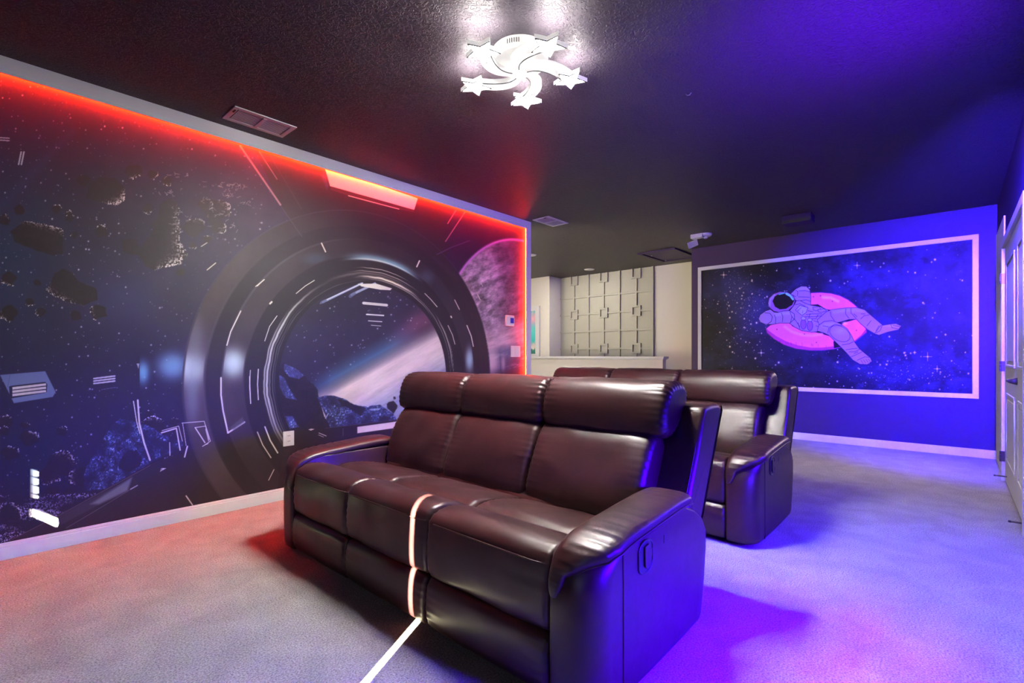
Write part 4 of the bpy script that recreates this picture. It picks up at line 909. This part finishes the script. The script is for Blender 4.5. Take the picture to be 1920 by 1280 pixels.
def make_sofa(label):
    e = empty('recliner_sofa', ROOT, label, 'sofa', 'leather recliner sofas')
    Lm = M['leather']; YR, YLf = .945, 2.755         # inner faces of the arms
    b1, b2 = 1.565, 2.18
    secs = [(YR + .002, b1 - .001), (b1 + .001, b2 - .001), (b2 + .001, YLf - .002)]
    # hidden chassis and rear shell
    MB().box(1.33, 2.02, .96, 2.74, .03, .40).build('chassis', Lm, e, bevel=.01)
    shell = [(1.83, .16), (2.10, .10), (2.14, .42), (2.335, .845), (2.325, .885), (2.28, .90), (2.16, .885), (2.09, .86), (2.02, .72), (1.90, .50), (1.80, .40)]
    cushion(shell, .975, 2.725, .02, bulge=.0, pucker=.001, wr=.002, seed=40).build('rear_shell', Lm, e, smooth=True)
    wing = [(1.93, .44), (1.98, .42), (2.105, .40), (2.13, .45), (2.345, .845), (2.340, .880), (2.30, .895), (2.18, .893), (2.135, .87), (2.075, .74), (1.985, .56)]
    for y0, y1, sd_ in ((.800, .972, 41), (2.728, 2.900, 42)):
        w = cushion(wing, y0, y1, .022, bulge=.002, pucker=.001, wr=.002, seed=sd_, mid=8).build('side_wing', Lm, e, smooth=True)
        yo = y0 + .004 if sd_ == 41 else y1 - .004
        pts = [Vector((x, yo + (.012 if sd_ == 41 else -.012), z)) for x, z in ((1.94, .49), (1.992, .575), (2.08, .745), (2.138, .868), (2.17, .891))]
        MB().tube(open_catmull(pts, 6), .003, 6).build('piping', Lm, w, smooth=True)
    seat = [(1.90, .33), (1.91, .39), (1.84, .415), (1.74, .440), (1.63, .462), (1.54, .470), (1.505, .464), (1.482, .452), (1.455, .466), (1.40, .488), (1.33, .499), (1.285, .494), (1.250, .478), (1.236, .460), (1.2335, .451), (1.228, .42), (1.222, .36), (1.222, .30), (1.230, .255), (1.252, .236), (1.32, .232), (1.55, .26), (1.72, .30)]
    foot = [(1.25, .232), (1.228, .214), (1.218, .18), (1.215, .125), (1.222, .07), (1.240, .038), (1.275, .030), (1.33, .032), (1.34, .12), (1.335, .21), (1.30, .23)]
    back = [(1.850, .385), (1.822, .44), (1.826, .50), (1.860, .60), (1.905, .69), (1.940, .742), (1.98, .772), (2.02, .772), (2.07, .75), (2.08, .68), (2.03, .53), (1.97, .40), (1.91, .36)]
    head = [(1.995, .762), (1.962, .780), (1.952, .808), (1.956, .865), (1.972, .925), (2.002, .972), (2.045, .995), (2.105, 1.002), (2.160, .994), (2.195, .965), (2.205, .92), (2.165, .85), (2.10, .79), (2.04, .76)]
    for k, (y0, y1) in enumerate(secs):
        s = cushion(seat, y0, y1, .026, bulge=.004, pucker=.0035, wr=.006, seed=k + 1, pk=.8).build('seat_cushion', Lm, e, smooth=True)
        pp = [Vector((1.2335 - (.006 if 0 < j < 12 else -.004), y0 + .014 + (y1 - y0 - .028) * j / 12, .4525)) for j in range(13)]
        MB().tube(pp, .0028, 6).build('piping', Lm, s, smooth=True)
        cushion(foot, y0, y1, .022, bulge=.005, pucker=.003, wr=.004, seed=k + 11, mid=16, n=80).build('footrest', Lm, e, smooth=True)
        cushion(back, y0 - .0, y1 + .0, .036, bulge=.008, pucker=.005, wr=.008, seed=k + 21).build('backrest_cushion', Lm, e, smooth=True)
        hy0 = y0 + (-.050 if k == 0 else 0); hy1 = y1 + (.045 if k == 2 else 0)
        cushion(head, hy0, hy1, .038, bulge=.006, pucker=.006, wr=.006, seed=k + 31).build('headrest', Lm, e, smooth=True)
    # arms
    for side in (-1, 1):
        yi = YR if side < 0 else YLf          # inner
        yo = .775 if side < 0 else 2.925      # outer
        rows = []; zs_ = [.028, .034, .06, .12, .20, .30, .38, .44, .485, .510, .522, .526]
        for z in zs_:
            f_ = max(0, (z - .36) / .165); g_ = max(0, (z - .34) / .186)
            xf = 1.222 + .10 * f_ ** 2.2 - .006 * math.sin(z * 6); xr = 2.045 + .075 * math.sin(min(1, z / .42) * PI / 2) - .22 * g_ ** 2.4
            ins = .010 if z < .03 else .004 if z < .035 else (.0 if z < .51 else .012)
            a0, a1 = yo, yi; R_ = .095; r_ = .018; row = []
            def cor(cx, cy, r, t0, t1, nn): return [(cx + r * math.cos(t0 + (t1 - t0) * i / nn), cy + side * r * math.sin(t0 + (t1 - t0) * i / nn)) for i in range(nn + 1)]
            # built for outward = side direction
            oy = yo - side * ins; iy = yi
            row += cor(xf + ins + r_, iy + side * r_, r_, PI * 1.5, PI, 4)
            row += cor(xf + ins + R_, oy - side * R_, R_, PI, PI / 2, 12)
            for t in range(1, 16): row.append((xf + R_ + (xr - .04 - xf - R_) * t / 16, oy + side * .004 * math.sin(PI * t / 16)))
            row += cor(xr - .04, oy - side * .04, .04, PI / 2, 0, 6)
            row += cor(xr - r_, iy + side * r_, r_, 0, -PI / 2, 4)
            rows.append([(x, y, z) for x, y in row])
        mb = MB().grid(rows, close_u=True); n_ = len(rows[0])
        mb.f.append(tuple(range(n_ - 1, -1, -1))); mb.f.append(tuple((len(rows) - 1) * n_ + i for i in range(n_)))
        arm = mb.build('arm', Lm, e, smooth=True)
        # vertical seam on the outer side
        ys = yo + side * .0015
        MB().tube([(1.385, ys - side * .001, .035), (1.385, ys, .2), (1.385, ys, .40), (1.383, ys, .49), (1.374, ys - side * .006, .518)], .0028, 6).build('seam', Lm, arm, smooth=True)
        # padded top that runs forward and spills over the front
        path = [(1.90, .548), (1.85, .553), (1.76, .553), (1.64, .546), (1.52, .538), (1.40, .529), (1.32, .514), (1.265, .485), (1.236, .44), (1.226, .40), (1.222, .365)]
        pc = open_catmull(path, 7); yc = (yi + yo) / 2 + side * .012; W2 = abs(yo - yi) / 2 + .013; rows = []; cen = []
        N_ = len(pc)
        for i, p in enumerate(pc):
            t = (pc[min(i + 1, N_ - 1)] - pc[max(i - 1, 0)]).normalized(); nn = Vector((-t.y, t.x));
            if nn.y < 0 and i < 4: nn = -nn
            if i == 0: ref = nn
            if nn.dot(ref) < 0: nn = -nn
            ref = nn
            e0 = min(1, i / 4); e1 = min(1, (N_ - 1 - i) / 9); sc = (max(.0, 1 - (1 - e0) ** 2)) ** .5 * (.35 + .65 * (1 - (1 - e1) ** 2) ** .5)
            th_ = .031 * (1 if i < N_ - 14 else .85); q = i / N_; fr_ = float(np.interp(i, [0, 41, 46, 51, 57, 70], [1, 1, .9, .62, .30, .22])); Wl = W2 * fr_; ycl = yc - side * (W2 - Wl)
            row = []
            NN = 28
            for j in range(NN):
                a = 2 * PI * j / NN; cx = math.cos(a); sx_ = math.sin(a)
                ex = abs(cx) ** .55 * (1 if cx > 0 else -1); ey = abs(sx_) ** .8 * (1 if sx_ > 0 else -1)
                up = th_ * (1.0 if ey > 0 else .8) * ey
                wr_ = .0035 * math.sin(q * 150 + 2.5 * mn.noise(Vector((q * 12, j * .15, side)))) * max(0, ex * -side * -1 * .5 + .5) * (1 if .35 < q < .85 else .25) * (1 if ey > -.2 else 0)
                off = up * sc * (.4 + .6 * fr_) + wr_ * max(0, ey) ; wv = 1 if e1 >= 1 else (.75 + .25 * e1)
                row.append((p.x + nn.x * off, ycl + ex * Wl * min(1, sc + .0) * wv, p.y + nn.y * off))
            rows.append(row); cen.append((ycl, Wl))
        mb = MB().grid(rows, close_u=True); mb.f.append(tuple(range(27, -1, -1))); mb.f.append(tuple((N_ - 1) * 28 + i for i in range(28)))
        pad = mb.build('arm_pad', Lm, e, smooth=True)
        pts = []
        for i in range(4, N_ - 5):
            p = pc[i]; t = (pc[i + 1] - pc[i - 1]).normalized(); nn = Vector((-t.y, t.x)); nn = nn if (nn.y > 0 or (nn.y > -.3 and nn.x < 0)) else -nn
            pts.append((p.x - nn.x * .006, cen[i][0] + side * (cen[i][1] + .001) * (1 if i < N_ - 9 else .75 + .25 * (N_ - 1 - i) / 9), p.y - nn.y * .006))
        MB().tube(pts, .0034, 6).build('piping', Lm, pad, smooth=True)
        # recliner latch on the outer side: oval bezel with a cupped lever, small button plate behind it
        hx_, hz_ = 1.530, .440
        ov = [(hx_ + .050 * math.cos(a) * (1 if abs(math.cos(a)) < .9 else .98), hz_ + (.030 if math.sin(a) > 0 else .030) * math.sin(a) + (.024 if math.sin(a) > 0 else -.024)) for a in [2 * PI * i / 32 for i in range(32)]]
        bz = MB().tube([(x, yo + side * .004, z) for x, z in ov] + [(ov[0][0], yo + side * .004, ov[0][1])], .0035, 8)
        hb = bz.build('recliner_handle', M['black'], e, smooth=True)
        cup = MB(); n2 = len(ov); v = [(x, yo + side * .0045, z) for x, z in ov]; cup.add(v, [tuple(range(n2))])
        cup.build('handle_recess', M['black'], hb, fix=False)
        lv = [(hx_ - .014, hz_ + .036), (hx_ + .014, hz_ + .042), (hx_ + .018, hz_ + .026), (hx_ + .036, hz_ + .022), (hx_ + .036, hz_ - .006), (hx_ + .024, hz_ - .012), (hx_ + .022, hz_ - .034), (hx_ + .002, hz_ - .040), (hx_ - .012, hz_ - .030)]
        lm_ = MB(); v = [(x, yo + side * d_, z) for d_ in (.005, .011) for x, z in lv]; k6 = len(lv)
        lm_.add(v, [tuple(range(k6)), tuple(range(2 * k6 - 1, k6 - 1, -1))] + [(i, (i + 1) % k6, k6 + (i + 1) % k6, k6 + i) for i in range(k6)])
        lm_.build('lever', Lm, hb, bevel=.002)
        hb2 = MB().box(1.668, 1.680, yo - side * .002, yo + side * .006, .445, .475).build('power_button', M['black'], e, bevel=.002)
    return e
first = make_sofa('front brown leather three seat recliner sofa closest to the camera')
def copy_tree(o, parent=None):
    c = o.copy(); COL.objects.link(c); c.parent = parent
    if parent is not None: c.matrix_parent_inverse = o.matrix_parent_inverse.copy()
    for ch in [x for x in KIDS[o.name]]: copy_tree(ch, c)
    return c
KIDS = {o.name: list(o.children) for o in scene.objects}
second = copy_tree(first)
second['label'] = 'rear brown leather three seat recliner sofa standing behind the front one'
second.location = (ROOT[0] + 1.77, ROOT[1] + .055, 0)
# ================================================================ light
def area(name, loc, target, sx_, sy_, col, W, spread=180):
    l = bpy.data.lights.new(name, 'AREA'); l.shape = 'RECTANGLE'; l.size = sx_; l.size_y = sy_; l.color = col; l.energy = W; l.spread = math.radians(spread)
    o = bpy.data.objects.new(name, l); COL.objects.link(o); o.location = loc
    o.rotation_euler = (Vector(target) - Vector(loc)).to_track_quat('-Z', 'Y').to_euler(); return o
sun = bpy.data.lights.new('sun', 'SUN'); sun.energy = 380; sun.angle = math.radians(.2); sun.color = (1, .95, .62)
so = bpy.data.objects.new('sun', sun); COL.objects.link(so); so.rotation_euler = sd.to_track_quat('-Z', 'Y').to_euler(); so.location = (-4, -1, 4)
# unseen blue lamps on the door wall, with an added fill for the floor
area('blue_wall_lamp', (1.95, YD + .05, .66), (1.95, .55, .0), 1.3, .35, (.04, .0, 1), 230, 98)
area('blue_corner_lamp', (3.5, YD + .075, 2.3), (7.4, -.15, 1.35), .10, .5, (.05, .016, 1), 430, 64)
area('blue_cove_lamp', (3.0, YD + .04, 2.25), (3.6, .5, CEIL + .1), 2.1, .1, (.12, .0, 1), 90, 100)
area('blue_floor_fill', (3.5, YD + .03, 1.3), (3.6, .25, 0), 1.2, .1, (.04, .0, 1), 120, 150)  # added fill that turns the grey carpet patch blue
area('far_floor_fill', (6.75, YD + .03, 1.6), (5.6, 1.0, 0), .5, 1.2, (1, .72, .68), 34, 120)  # added warm fill for the far carpet; the wall has no opening here
for k in range(5):
    th = math.radians(178.5 + 72 * k)
    pl = bpy.data.lights.new('star_glow', 'POINT'); pl.energy = 17; pl.shadow_soft_size = .010; pl.color = (1, .95, .9)
    po_ = bpy.data.objects.new('star_glow', pl); COL.objects.link(po_); po_.location = (LX + .277 * math.cos(th), LY + .277 * math.sin(th), CEIL - .141)
# hallway lights
area('hallway_lamp', (5.9, 6.4, CEIL - .06), (6.6, 5.4, 0), .5, .5, (1, .93, .82), 32)
area('stairwell_lamp', (7.35, 5.35, CEIL - .03), (7.7, 5.1, 0), .15, .15, (1, .93, .82), 26)
# added soft cool fill from behind the camera, for the sofa front
area('back_fill', (XW + .06, 1.0, 1.3), (1.5, 1.7, .3), 1.4, .9, (.86, .93, 1), 5)
w = bpy.data.worlds.new('World'); scene.world = w; w.use_nodes = True
w.node_tree.nodes['Background'].inputs['Color'].default_value = (.05, .04, .08, 1); w.node_tree.nodes['Background'].inputs['Strength'].default_value = 0
# ================================================================ camera
cam = bpy.data.cameras.new('camera'); cam.sensor_width = 36; cam.lens = 36 * F / 1920; cam.shift_y = (CV - 640) / 1920; cam.clip_start = .02
co = bpy.data.objects.new('camera', cam); COL.objects.link(co); co.location = (0, 0, H); co.rotation_euler = (PI / 2, 0, YAW - PI / 2)
scene.camera = co
scene.view_settings.view_transform = 'Standard'; scene.view_settings.look = 'None'; scene.view_settings.gamma = 1; scene.view_settings.exposure = 0
scene.view_settings.use_curve_mapping = False
scene.cycles.use_denoising = True
scene.cycles.max_bounces = 7; scene.cycles.diffuse_bounces = 4; scene.cycles.sample_clamp_indirect = 6; scene.cycles.caustics_reflective = False; scene.cycles.caustics_refractive = False
